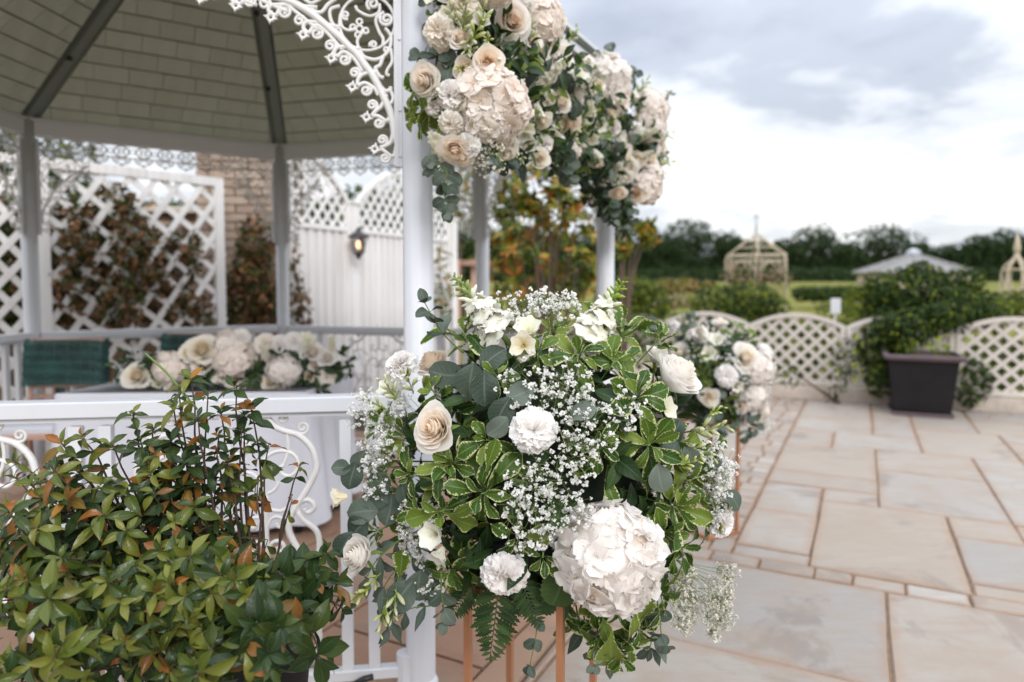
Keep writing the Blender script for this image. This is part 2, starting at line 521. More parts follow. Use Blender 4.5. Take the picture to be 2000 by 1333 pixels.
G['bush'] = leaf_mat('garden_bush_leaf', [(0.0, (0.004, 0.014, 0.003)), (0.6, (0.010, 0.030, 0.005)), (0.80, (0.038, 0.078, 0.008)), (1.0, (0.21, 0.26, 0.014))], rough=0.5, trans=0.2, spec=0.15)
G['bushlt'] = leaf_mat('yellow_green_bush_leaf', [(0.0, (0.05, 0.085, 0.010)), (0.55, (0.145, 0.185, 0.016)), (1.0, (0.29, 0.30, 0.022))], rough=0.5, trans=0.28, spec=0.15)
G['treel'] = leaf_mat('woodland_leaf', [(0.0, (0.006, 0.015, 0.007)), (0.6, (0.010, 0.023, 0.010)), (1.0, (0.018, 0.036, 0.013))], rough=0.8, trans=0.08, spec=0.08)
G['vine'] = leaf_mat('rusty_vine_leaf', [(0.0, (0.045, 0.058, 0.016)), (0.30, (0.10, 0.092, 0.028)), (0.5, (0.20, 0.092, 0.05)), (0.8, (0.29, 0.135, 0.08)), (1.0, (0.38, 0.155, 0.05))], rough=0.5, trans=0.2)
G['orangef'] = leaf_mat('orange_flower', [(0.0, (0.20, 0.16, 0.04)), (0.6, (0.45, 0.22, 0.06)), (1.0, (0.55, 0.36, 0.22))], rough=0.6, trans=0.3)
G['pinkf'] = leaf_mat('pale_pink_rose', [(0.0, (0.30, 0.22, 0.14)), (0.5, (0.55, 0.36, 0.28)), (1.0, (0.60, 0.45, 0.36))], rough=0.6, trans=0.3)

G['rpeach'] = petal_mat('peach_rose_petal', (0.92, 0.81, 0.68), (0.93, 0.885, 0.83), deep=(0.90, 0.64, 0.42))
G['rcream'] = petal_mat('cream_rose_petal', (0.92, 0.86, 0.75), (0.93, 0.91, 0.87), deep=(0.90, 0.75, 0.55))
G['rwhite'] = petal_mat('white_rose_petal', (0.92, 0.88, 0.82), (0.93, 0.92, 0.905), deep=(0.88, 0.72, 0.52))
G['rorange'] = petal_mat('orange_hearted_rose_petal', (0.85, 0.72, 0.58), (0.88, 0.86, 0.84), deep=(0.80, 0.27, 0.03))
G['carn'] = petal_mat('white_carnation_petal', (0.92, 0.89, 0.87), (0.935, 0.925, 0.925), deep=(0.89, 0.82, 0.76), trans=0.36)
G['carnc'] = petal_mat('cream_carnation_petal', (0.92, 0.86, 0.78), (0.93, 0.905, 0.87), deep=(0.89, 0.75, 0.60), trans=0.36)
G['hyd'] = petal_mat('white_hydrangea_petal', (0.91, 0.875, 0.845), (0.935, 0.925, 0.925), deep=(0.70, 0.50, 0.30), trans=0.46)
G['hydc'] = petal_mat('blush_hydrangea_petal', (0.91, 0.85, 0.80), (0.93, 0.905, 0.895), deep=(0.74, 0.53, 0.34), trans=0.36)
G['frees'] = petal_mat('white_freesia_petal', (0.83, 0.82, 0.62), (0.88, 0.87, 0.84), deep=(0.55, 0.58, 0.16), trans=0.35)
G['freesy'] = petal_mat('yellow_throated_petal', (0.86, 0.78, 0.52), (0.88, 0.86, 0.82), deep=(0.85, 0.50, 0.06), trans=0.35)
G['bud'] = petal_mat('green_white_bud', (0.46, 0.52, 0.16), (0.80, 0.80, 0.58), deep=(0.26, 0.36, 0.07), trans=0.3)
G['snapbud'] = petal_mat('green_snapdragon_bud', (0.26, 0.38, 0.06), (0.45, 0.54, 0.14), deep=(0.16, 0.28, 0.04), trans=0.3)
G['gyp'] = petal_mat('gypsophila_white', (0.89, 0.885, 0.87), (0.91, 0.91, 0.905), deep=(0.70, 0.74, 0.55), trans=0.4)
G['gypb'] = plain('gypsophila_buff', (0.74, 0.71, 0.62), 0.7, nscale=200, namt=0.15)


# ------------------------------------------------------------------ leaves
OBOV = [(0, .07), (.12, .12), (.3, .42), (.5, .78), (.7, 1.0), (.85, .88), (.95, .5), (1, .12)]
ROUND = [(0, .10), (.08, .42), (.25, .86), (.45, 1.0), (.65, .97), (.82, .76), (.94, .42), (1, .10)]
ELL = [(0, .06), (.12, .32), (.3, .78), (.5, 1.0), (.68, .86), (.84, .48), (.94, .2), (1, .02)]
LANC = [(0, .08), (.15, .45), (.35, .9), (.5, 1.0), (.7, .7), (.88, .3), (1, .02)]


def leaf(prof, w, bend=.35, fold=.12, wav=.05, seed=0, nu=4, nv=6, twist=0.0, serr=0.0):
    """unit-length leaf along +Y, face up +Z"""
    q = random.Random(seed)
    ph, ph2 = q.uniform(0, 6), q.uniform(0, 6)
    sk = q.uniform(-.08, .08)

    def fn(u, v):
        ww = interp(prof, v) * w / 2
        if serr and abs(u) > .99:
            ww *= 1 + serr * (1 if round(v * nv) % 2 else -1)
        x = u * ww + sk * math.sin(v * PI)
        a = bend * v
        y = v * math.cos(a * .6)
        z = -v * math.sin(a * .6) + fold * abs(u) ** 1.3 * ww * 2 + wav * w * math.sin(v * 7 + ph) * u + wav * .5 * w * math.sin(v * 5 + ph2) * abs(u)
        t = twist * v
        return (x * math.cos(t) - z * math.sin(t) * .3, y, z + x * math.sin(t))
    return MB().grid(fn, nu, nv)


LM = {}                                    # leaf kind -> list of shared meshes
LB = {}                                    # the same as loose geometry


def leafkind(k, mat, variants):
    LB[k] = variants
    LM[k] = [b.mesh(k, G[mat]) for b in variants]


leafkind('pitt', 'pitt', [leaf(OBOV, .40 + .06 * (i % 4), .15 + .36 * (i % 5), .06 + .10 * (i % 3), .10 + .05 * (i % 2), i, twist=.3 * (i % 3 - 1), nv=7) for i in range(12)])
leafkind('euc', 'euc', [leaf(ROUND, .86 - .07 * (i % 3), .15 + .15 * (i % 4), .05, .06, 20 + i, nv=7) for i in range(6)])
leafkind('eucl', 'euc', [leaf(LANC, .36, .3 + .2 * i, .06, .05, 30 + i) for i in range(3)])
leafkind('dark', 'dark', [leaf(ELL, .42, .3 + .2 * i, .12, .06, 40 + i) for i in range(4)])
leafkind('big', 'dark', [leaf(ROUND, .80, .3, .08, .05, 45, nu=6, nv=16, serr=.06)])
leafkind('lime', 'lime', [leaf(ELL, .36, .4 + .2 * i, .12, .06, 50 + i) for i in range(3)])
leafkind('shrub', 'shrub', [leaf(ELL, .35 + .05 * (i % 3), .3 + .34 * (i % 4), .16 + .1 * (i % 3), .07, 60 + i, twist=.25 * (i % 3 - 1)) for i in range(8)])
leafkind('shrubdk', 'shrubdk', [leaf(ELL, .42 + .04 * (i % 3), .2 + .25 * (i % 4), .14, .07, 70 + i, twist=.25 * (i % 3 - 1)) for i in range(6)])
leafkind('shrubor', 'shrubor', [leaf(ELL, .40, .3 + .3 * i, .2, .08, 75 + i, twist=.2 * i) for i in range(4)])
leafkind('photinia', 'photinia', [leaf(ELL, .40, .3 + .2 * i, .14, .06, 80 + i, nu=2, nv=4) for i in range(4)])


def put_leaf(k, p, d, nrm, L, parent, name='leaf', wf=1.0):
    return link(name, R.choice(LM[k]), parent, mtx(p, d, nrm, (L * wf, L, L)))


def leaf_into(mb, k, p, d, nrm, L, wf=1.0):
    mb.merge(R.choice(LB[k]), mtx(p, d, nrm, (L * wf, L, L)), r=R.random())


# ------------------------------------------------------------------ flowers (facing +Z, about 1 across)
def rose(seed, openness=1.0, mat='rpeach'):
    q = random.Random(seed)
    b = MB()
    n = 32
    for i in range(n):
        t = i / (n - 1)
        a = i * 2.39996 + q.uniform(-.25, .25)
        rt = .035 + .40 * t ** .95
        A = lerp(1.9, .98, t ** .6)
        H = lerp(.44, .37, t) * q.uniform(.93, 1.07)
        refl = max(0, t - .25) * .27 * openness * q.uniform(.6, 1.3)
        z0 = lerp(.0, -.20, t)
        tilt = q.uniform(-.04, .04)
        pt = q.uniform(.01, .05)
        nu, nv = (7, 5) if t > .25 else (8, 3)

        def fn(u, v, a=a, rt=rt, A=A, H=H, refl=refl, z0=z0, tilt=tilt, t=t, pt=pt):
            vv = v * (1 - .20 * abs(u) ** 2.6 + pt * max(0, 1 - abs(u) * 2.4) * t)
            rr = rt * (.42 + .58 * math.sin(min(vv, 1) * PI / 2)) * (1 + (.10 + .1 * t) * (1 - abs(u) ** 2) - .05 * u)
            rr += refl * max(0, vv - .55) ** 1.6 * 2.6
            z = z0 + H * vv - refl * max(0, vv - .62) ** 1.6 * 2.4 * (1 + .4 * math.cos(u * 2.5))
            ang = a + u * A * (1 - .12 * vv)
            rr += .012 * math.sin(u * 6 + a * 3) * vv * (.4 + t)
            return (rr * math.cos(ang), rr * math.sin(ang), z + tilt * u)
        b.grid(fn, nu, nv, r=t)
    # sepals
    for k in range(5):
        a = k * 1.2566
        Mx = Matrix.Rotation(a, 4, 'Z') @ Matrix.Translation((0.06, 0, -.22)) @ Matrix.Rotation(PI / 2 * -1, 4, 'Z') @ Matrix.Rotation(-.2, 4, 'X')
        b.merge(leaf(LANC, .3, .6, .1, .03, k, 2, 4), Mx @ Matrix.Scale(.4, 4), mi=1)
    return b.mesh('rose', [G[mat], G['lime']])


def carnation(seed, mat='carn'):
    q = random.Random(seed)
    b = MB()
    n = 64
    for i in range(n):
        t = ((i + .5) / n)
        a = i * 2.39996 + q.uniform(-.3, .3)
        el = lerp(1.40, -.12, t ** .72) + q.uniform(-.1, .1)
        L = lerp(.36, .50, t ** .5) * q.uniform(.90, 1.06)
        wd = lerp(.17, .24, t) * q.uniform(.85, 1.2)
        k1, p1, p2 = q.uniform(5, 8), q.uniform(0, 6), q.uniform(0, 6)
        D = Vector((math.cos(a) * math.cos(el), math.sin(a) * math.cos(el), math.sin(el)))
        S_ = Vector((-math.sin(a), math.cos(a), 0))
        S_ = (S_ + D.cross(S_) * q.uniform(-.9, .9)).normalized()
        U = D.cross(S_)
        ter = [q.uniform(-.035, .035) for _ in range(12)]

        def fn(u, v, D=D, S_=S_, U=U, L=L, wd=wd, k1=k1, p1=p1, p2=p2, ter=ter):
            j = int(round((u + 1) * 5))
            vv = v * (1 - .14 * u * u) + (ter[j] + (.025 if j % 2 else -.025)) * (v > .95)
            w = wd * (.12 + .88 * v ** .8)
            ruf = (math.sin(u * k1 + p1) * .050 + math.sin(u * 2.2 + p2) * .05) * v ** 1.6
            curl = -.10 * v ** 3
            return D * (L * vv) + S_ * (u * w) + U * (ruf + curl)
        b.grid(fn, 10, 4, r=.35 + .65 * t)
    b.lathe([(.03, -.34), (.085, -.30), (.10, -.14), (.13, -.02)], 8, mi=1)
    return b.mesh('carnation', [G[mat], G['lime']])


def floret(seed):
    q = random.Random(seed)
    b = MB()
    for k in range(4):
        a = k * PI / 2 + q.uniform(-.12, .12)
        L, w = q.uniform(.50, .60), q.uniform(.41, .50)
        cup, p1, tw = q.uniform(.02, .20), q.uniform(0, 6), q.uniform(-.12, .12)
        dz = .02 * (k % 2)

        def fn(u, v, a=a, L=L, w=w, cup=cup, p1=p1, tw=tw, dz=dz):
            ww = w * interp([(0, .10), (.2, .55), (.5, 1.0), (.75, 1.0), (.9, .72), (1, .36)], v)
            x = L * v * (1 + .05 * math.cos(u * 9 + p1))
            y = u * ww
            z = cup * (v * v * .55 + u * u * .22) + .050 * math.sin(v * 5 + u * 3.6 + p1) * v + .045 * math.sin(u * 9 + p1) * v ** 4 - .12 * max(0, v - .70) + tw * u * v + dz
            return (x * math.cos(a) - y * math.sin(a), x * math.sin(a) + y * math.cos(a), z)
        b.grid(fn, 6, 5, r=.32 + q.uniform(-.08, .16))
    b.lathe([(.0, -.02), (.045, .02), (.05, .06), (.0, .10)], 6, r=.0)
    return b


FLB = [floret(i) for i in range(7)]
FLM = [b.mesh('floret', G['hyd']) for b in FLB]


def dome_points(n, lo=-.25, jit=.12, q=R):
    o = []
    for i in range(n):
        z = 1 - (1 - lo) * (i + .5) / n
        a = i * 2.39996
        r = math.sqrt(max(0, 1 - z * z))
        v = Vector((r * math.cos(a), r * math.sin(a), z)) + Vector((q.uniform(-1, 1), q.uniform(-1, 1), q.uniform(-1, 1))) * jit
        o.append(v.normalized())
    return o


def hydrangea_mesh(seed, n=78, mat='hydc', fs=.29, flat=.85):
    q = random.Random(seed)
    b = MB()
    for v in dome_points(n, -.35, .12, q):
        p = Vector((v.x * .5, v.y * .5, v.z * .5 * flat)) * q.uniform(.84, 1.06)
        nn = (v + Vector((q.uniform(-1, 1), q.uniform(-1, 1), q.uniform(-1, 1))) * .24).normalized()
        m = Matrix.Translation(p) @ nn.to_track_quat('Z', 'Y').to_matrix().to_4x4() @ Matrix.Rotation(q.uniform(0, 6), 4, 'Z') @ Matrix.Scale(fs * q.uniform(.85, 1.15), 4)
        b.merge(q.choice(FLB), m)
    b.lathe([(.05, -.32), (.30, -.2), (.40, .0), (.33, .24), (.12, .38)], 12, r=-.2)
    return b.mesh('hydrangea', G[mat])


def freesia(seed, mat='frees', n=6, op=1.0):
    q = random.Random(seed)
    b = MB()
    for k in range(n):
        a = k * 2 * PI / n + q.uniform(-.1, .1)
        lay = k % 2
        L, w = q.uniform(.92, 1.05), .43
        fl = (.30 + .26 * op) * q.uniform(.85, 1.15)

        def fn(u, v, a=a, L=L, w=w, fl=fl, lay=lay):
            rr = .06 + .10 * v + fl * max(0, v - .32) ** 1.3 * 1.2 + .02 * lay
            z = -.45 + L * v * .82 - .20 * max(0, v - .7)
            ww = w * interp([(0, .22), (.3, .45), (.65, 1.0), (.88, .75), (1, .15)], v)
            x, y = rr - .35 * u * u * ww, u * ww
            return (x * math.cos(a) - y * math.sin(a), x * math.sin(a) + y * math.cos(a), z)
        b.grid(fn, 4, 5, r=.72)
    for k in range(3):
        b.tube([(0.02 * k, 0, -.3), (.04 * math.cos(k * 2), .04 * math.sin(k * 2), .15)], .012, 4, r=.0)
    return b.mesh('freesia', G[mat])


def budmesh(seed, mat='bud'):
    b = MB()
    b.lathe([(.0, -.5), (.09, -.42), (.15, -.15), (.17, .12), (.12, .36), (.04, .48), (.0, .5)], 8)
    b.r = [min(1, max(0, v[2] + .5)) for v in b.v]
    b.tube([(0, 0, -.75), (0, 0, -.45)], .05, 5, r=0)
    return b


BUDB = budmesh(1)


def bud_cluster(seed, mat='bud', n=7):
    """a short side spike of swelling buds along a stem, tip towards +Z"""
    q = random.Random(seed)
    b = MB()
    b.tube([(0, 0, -.6), (.03, .02, 0), (0.0, 0, .45)], .022, 5, r=0, mi=1)
    for k in range(n):
        t = k / (n - 1)
        a = k * 2.4
        p = Vector((.13 * math.cos(a) * (1 - .6 * t), .13 * math.sin(a) * (1 - .6 * t), -.3 + .85 * t))
        d = Vector((math.cos(a) * .7, math.sin(a) * .7, .8))
        b.merge(BUDB, facing(p + d * .12, d, lerp(.50, .22, t) * q.uniform(.9, 1.1), 0))
    for k in range(2):
        b.merge(LB['lime'][k], mtx(Vector((0, 0, -.3)), (math.cos(k * 3), math.sin(k * 3), .7), (0, 0, 1), .5), mi=1)
    return b.mesh('bud_spray', [G[mat], G['lime']])


def frill(q, rad):
    """one ruffled snapdragon or stock bloom facing +Z"""
    b = MB()
    for k in range(6):
        a = k * 1.047 + q.uniform(-.2, .2)
        p1 = q.uniform(0, 6)

        def fn(u, v, a=a, p1=p1):
            w = .40 * (.25 + .75 * math.sin(min(1, v * 1.1) * PI * .62))
            x = .52 * v
            y = u * w
            z = .24 * v - .20 * v * v * v + .07 * math.sin(u * 5 + p1) * v
            return (x * math.cos(a) - y * math.sin(a), x * math.sin(a) + y * math.cos(a), z)
        b.grid(fn, 4, 3, r=.75)
    return b, rad


def spike(seed, kind='snap'):
    """flower spike along +Z of length 1: white ruffled blooms below, green buds to the tip"""
    q = random.Random(seed)
    b = MB()
    b.tube([(0, 0, -.15), (.01, .01, .5), (0, 0, 1.0)], [.022, .02, .008], 6, r=.2, mi=1)
    n = 15 if kind == 'snap' else 24
    for k in range(n):
        t = k / n * (.58 if kind == 'snap' else .92)
        a = k * 2.4 + q.uniform(-.2, .2)
        d = Vector((math.cos(a), math.sin(a), .35))
        r0 = lerp(.17, .10, t / .58) if kind == 'snap' else lerp(.17, .10, t)
        f, _ = frill(q, r0)
        b.merge(f, facing(Vector((0, 0, t)) + d * r0 * .62, d, r0 * q.uniform(1.25, 1.65)))
    if kind == 'snap':
        for k in range(26):
            t = .52 + .47 * k / 25
            a = k * 2.4
            d = Vector((math.cos(a), math.sin(a), .9))
            s = lerp(.13, .05, (t - .52) / .47)
            b.merge(BUDB, facing(Vector((0, 0, t)) + d * s * .55, d, s, 0), mi=1 if k > 6 else 0)
    return b.mesh('flower_spike', [G['frees'], G['snapbud']])


def blossom(seed):
    q = random.Random(seed)
    b = MB()
    for k in range(12):
        d = Vector((q.uniform(-1, 1), q.uniform(-1, 1), q.uniform(-.2, 1))).normalized()
        s = d.orthogonal().normalized()
        s = Matrix.Rotation(q.uniform(0, 6), 3, d) @ s
        t = d.cross(s)
        L, w = q.uniform(.36, .54), q.uniform(.16, .25)
        b.add([d * .08, d * L * .6 + s * w + t * .06, d * L + t * q.uniform(-.12, .12) + s * .1, d * L * .97 - s * .1, d * L * .6 - s * w + t * .06], [(0, 1, 2, 3), (0, 3, 4)], r=[.2, .8, 1, 1, .8])
    return b


BLB = [blossom(i) for i in range(8)]


def fern(seed=0):
    """flat frond along +Y: pairs of toothed pinnae that shorten to the tip"""
    b = MB()
    b.tube([(0, 0, 0), (0, .5, -.03), (.02, 1.0, -.12)], [.011, .008, .003], 5)
    for k in range(13):
        v = .10 + .86 * k / 12
        L = .34 * math.sin(min(1, (1 - v) * 1.3 + .06) * PI / 2) * R.uniform(.9, 1.08) + .04
        for s in (-1, 1):
            ba = Vector((0, v + .012 * s, -.10 * v * v))
            d = Vector((s * .86, .52, R.uniform(-.18, .02)))
            b.merge(leaf(LANC, .30, .25, .05, .03, k, 4, 15, serr=.28), mtx(ba, d, (R.uniform(-.1, .1), 0, 1), L), r=.2 + .5 * R.random())
    b.merge(leaf(LANC, .3, .2, .05, .0, 3, 4, 13, serr=.28), mtx(Vector((0.01, .93, -.1)), (0, 1, -.1), (0, 0, 1), .12), r=.5)
    return b.mesh('fern_frond', G['dark'])


ROSES = {k: [rose(i + 3, [1, .8, 1.2][i % 3], k) for i in range(2)] for k in ('rpeach', 'rcream', 'rwhite')}
ROSES['rorange'] = [rose(9, 1.5, 'rorange')]
ROSES['cup'] = [rose(15, .40, 'rwhite'), rose(16, .5, 'rcream')]
ROSES['bud'] = [rose(12, .25, 'rcream')]
CARN = {k: [carnation(i, k) for i in range(2)] for k in ('carn', 'carnc')}
HYD = [hydrangea_mesh(i) for i in range(2)]
HYDW = [hydrangea_mesh(5 + i, mat='hyd', n=48) for i in range(1)]
FRE = [freesia(i, 'frees', op=.8 + .3 * i) for i in range(2)]
FREY = [freesia(4, 'freesy', op=1.1)]
BUDS = [bud_cluster(i) for i in range(3)]
SNAP = [spike(1), spike(2)]
STOCK = [spike(3, 'stock'), spike(4, 'stock')]
FERN = [fern()]
BUDM = [BUDB.mesh('bud', G['bud'])]
SETS = {'rose_peach': ('rose', ROSES['rpeach'], .92), 'rose_cream': ('rose', ROSES['rcream'], .92), 'rose_white': ('rose', ROSES['rwhite'], .92),
        'rose_orange': ('rose', ROSES['rorange'], .86), 'rose_cup': ('rose', ROSES['cup'], 1.08), 'rose_bud': ('rose_bud', ROSES['bud'], 1.0), 'carn': ('carnation', CARN['carn'], 1.0), 'carnc': ('carnation', CARN['carnc'], 1.0),
        'hyd': ('hydrangea', HYD, .92), 'hydw': ('hydrangea', HYDW, .92), 'freesia': ('freesia', FRE, .8), 'freesiay': ('freesia', FREY, .8), 'buds': ('bud_spray', BUDS, .9),
        'snap': ('snapdragon_spike', SNAP, 1.0), 'stock': ('stock_spike', STOCK, 1.0)}


def bloom(kind, p, n, size, parent, roll=None, squash=1.0):
    name, ms, k = SETS[kind]
    s = size * k
    return link(name, R.choice(ms), parent, facing(p, n, (s, s, s * squash), roll))


def hydrangea_hero(p, n, size, parent, cnt=54):
    """big head whose florets are separate pieces"""
    c = MB().lathe([(.05, -.32), (.30, -.2), (.36, .0), (.30, .22), (.12, .34)], 14, r=-.2)
    m = facing(p, n, size, 0.4)
    h = link('hydrangea', c.mesh('hydrangea', G['hyd']), parent, m)
    for v in dome_points(cnt, -.30, .09):
        q = Vector((v.x * .48, v.y * .48, v.z * .43)) * R.uniform(.86, 1.03)
        nn = (v + rv(.18)).normalized()
        link('floret', R.choice(FLM), h, m @ facing(q, nn, R.uniform(.33, .41)))
    return h


def rosette(p, axis, rad, parent, n=8, k='pitt', name='variegated_sprig', stem=None, spread=1.0):
    """stem with a whorl of leaves round its tip"""
    axis = axis.normalized()
    b = MB()
    root = stem if stem is not None else p - axis * rad * 1.3 + rv(rad * .3)
    b.tube(bez(root, (root + p) / 2 + rv(rad * .15), p, 5), [.0022, .0022, .002, .002, .0018, .0015], 5)
    s = link(name, b.mesh(name, G['stemg']), parent, Matrix.Identity(4))
    x = axis.orthogonal().normalized()
    y = axis.cross(x)
    ph = R.uniform(0, 6)
    for i in range(n):
        t = i / n
        a = ph + i * 2.39996
        o = x * math.cos(a) + y * math.sin(a)
        el = lerp(.72, .10, t) * spread + R.uniform(-.12, .12) if False else lerp(.18, 1.15, t ** .8) / max(spread, .1) + R.uniform(-.14, .14)
        d = o * math.cos(el) + axis * math.sin(el)
        nr = axis * math.cos(el) - o * math.sin(el)
        L = rad * lerp(1.26, .55, t) * R.uniform(.70, 1.2)
        put_leaf(k, p - axis * rad * .38 * (1 - t) + o * .004, d + rv(.1), nr + rv(.2), L, s)
    return s


def leafy_stem(path, parent, k, L, name, step=.04, first=.25, face=None, pair=True, stemmat='stemg', rad=.0016, jit=.25, hang=0.0):
    """stem along a path with leaves in pairs"""
    b = MB()
    b.tube(path, [rad * lerp(1.2, .6, i / (len(path) - 1)) for i in range(len(path))], 5)
    s = link(name, b.mesh(name, G[stemmat]), parent, Matrix.Identity(4))
    tot = sum((path[i + 1] - path[i]).length for i in range(len(path) - 1))
    n = max(2, int(tot * (1 - first) / step))
    face = face or Vector((0, -1, .3))
    for i in range(n + 1):
        t = first + (1 - first) * i / n
        q = min(int(t * (len(path) - 1)), len(path) - 2)
        f = t * (len(path) - 1) - q
        p = path[q].lerp(path[q + 1], f)
        tan = (path[q + 1] - path[q]).normalized()
        side = tan.cross(face).normalized()
        if i % 2:
            side = (side * .5 + tan.cross(side) * .85).normalized()
        ll = L * lerp(1.0, .62, t) * R.uniform(.85, 1.15)
        for sgn in ((-1, 1) if pair else ((-1,) if i % 2 else (1,))):
            d = side * sgn * .85 + tan * .5 + Vector((0, 0, -hang)) + rv(jit)
            nr = face + rv(jit * 1.6)
            put_leaf(k, p, d, nr, ll, s)
    put_leaf(k, path[-1], path[-1] - path[-2] + rv(.002), face + rv(.3), L * .6, s)
    return s


def gyp_spray(root, c, rad, nrm, n, parent, size=.0118, mat='gyp', depth=.5, nodes=7):
    """branching gypsophila: stems fan from root, each ends in small double blossoms"""
    nrm = nrm.normalized()
    x = nrm.orthogonal().normalized()
    y = nrm.cross(x)
    st, bl = MB(), MB()
    hub = root.lerp(c, .55)
    st.tube(bez(root, root.lerp(hub, .5) + rv(.01), hub, 4), .0009, 4)
    nd = []
    for i in range(nodes):
        a, rr = i * 2.4, rad * .72 * math.sqrt((i + .5) / nodes)
        p = c + (x * math.cos(a) + y * math.sin(a)) * rr - nrm * rad * depth * .35 + rv(rad * .1)
        nd.append(p)
        st.tube(bez(hub, hub.lerp(p, .5) + rv(rad * .12), p, 4), .0006, 4)
    for i in range(n):
        a, rr = R.uniform(0, 6.283), rad * math.sqrt(R.random())
        p = c + (x * math.cos(a) + y * math.sin(a)) * rr + nrm * rad * depth * R.uniform(-.5, .6)
        q = min(nd, key=lambda z: (z - p).length)
        mid = q.lerp(p, .5) + rv(rad * .06)
        st.tube([q, mid, p], .0004, 3, cap=False)
        s = size * R.choice([.5, .8, 1, 1, 1.15, 1.3])
        bl.merge(R.choice(BLB), facing(p, (p - q).normalized() + rv(.3), s))
        for e in range(R.choice([0, 0, 1, 1, 2])):
            p2 = mid + rv(size * 2.2)
            st.tube([mid, p2], .0004, 3, cap=False)
            bl.merge(R.choice(BLB), facing(p2, (p2 - q).normalized() + rv(.3), s * R.uniform(.5, 1)))
    s = link('gypsophila_spray', st.mesh('gypsophila_spray', G['gypstem']), parent, Matrix.Identity(4))
    link('blossoms', bl.mesh('blossoms', G[mat]), s, Matrix.Identity(4), kind='stuff')
    return s


def leaf_mass(n, inside, k, L, normal_of=None, droop=.2):
    """n loose leaves at points given by inside()"""
    b = MB()
    for i in range(n):
        p, nr = inside()
        d = nr * .6 + rv(1) + Vector((0, 0, -droop))
        leaf_into(b, k, p, d, nr + rv(.5), L * R.uniform(.7, 1.25))
    return b


# ================================================================== SETTING
def terrain():
    b = MB()
    ys = [-12, -4, 0, 4, 8, 9, 10, 12, 15, 20, 30, 45, 70, 100, 140, 190, 260, 400, 700, 1200]
    xs = [-1200, -500, -250, -120, -60, -30, -15, -8, -3, 0, 3, 8, 15, 30, 60, 120, 250, 500, 1200]

    def h(y):
        return -.06 if y < 9 else -.06 + min(2.1, max(0, y - 14) * .0155)
    vs = [(x, y, h(y)) for y in ys for x in xs]
    n = len(xs)
    b.add(vs, [(j * n + i, j * n + i + 1, (j + 1) * n + i + 1, (j + 1) * n + i) for j in range(len(ys) - 1) for i in range(n - 1)])
    m, nt = new_mat('field_grass')
    geo = N(nt, 'NewGeometry').outputs['Position']
    n1 = N(nt, 'TexNoise', {'Vector': geo, 'Scale': .12, 'Detail': 5.0}).outputs[0]
    n2 = N(nt, 'TexNoise', {'Vector': N(nt, 'Mapping', {0: geo, 3: (1.2, .25, 1)}).outputs[0], 'Scale': 3.0, 'Detail': 6.0, 'Roughness': .7}).outputs[0]
    c = ramp(nt, mth(nt, 'ADD', mth(nt, 'MULTIPLY', n1, .55), mth(nt, 'MULTIPLY', n2, .45)), [(.35, (.085, .105, .016)), (.5, (.14, .145, .028)), (.65, (.20, .18, .055))])
    out(nt, N(nt, 'BsdfPrincipled', {'Base Color': c, 'Roughness': .9, 'Specular IOR Level': .1}).outputs[0])
    struct('ground', b.mesh('ground', m, False))
    return h


GH = terrain()
UA, VB = Vector((math.cos(math.radians(27.2)), -math.sin(math.radians(27.2)), 0)), Vector((math.sin(math.radians(27.2)), math.cos(math.radians(27.2)), 0))


def ab(a, b, z=0):
    return UA * a + VB * b + Vector((0, 0, z))


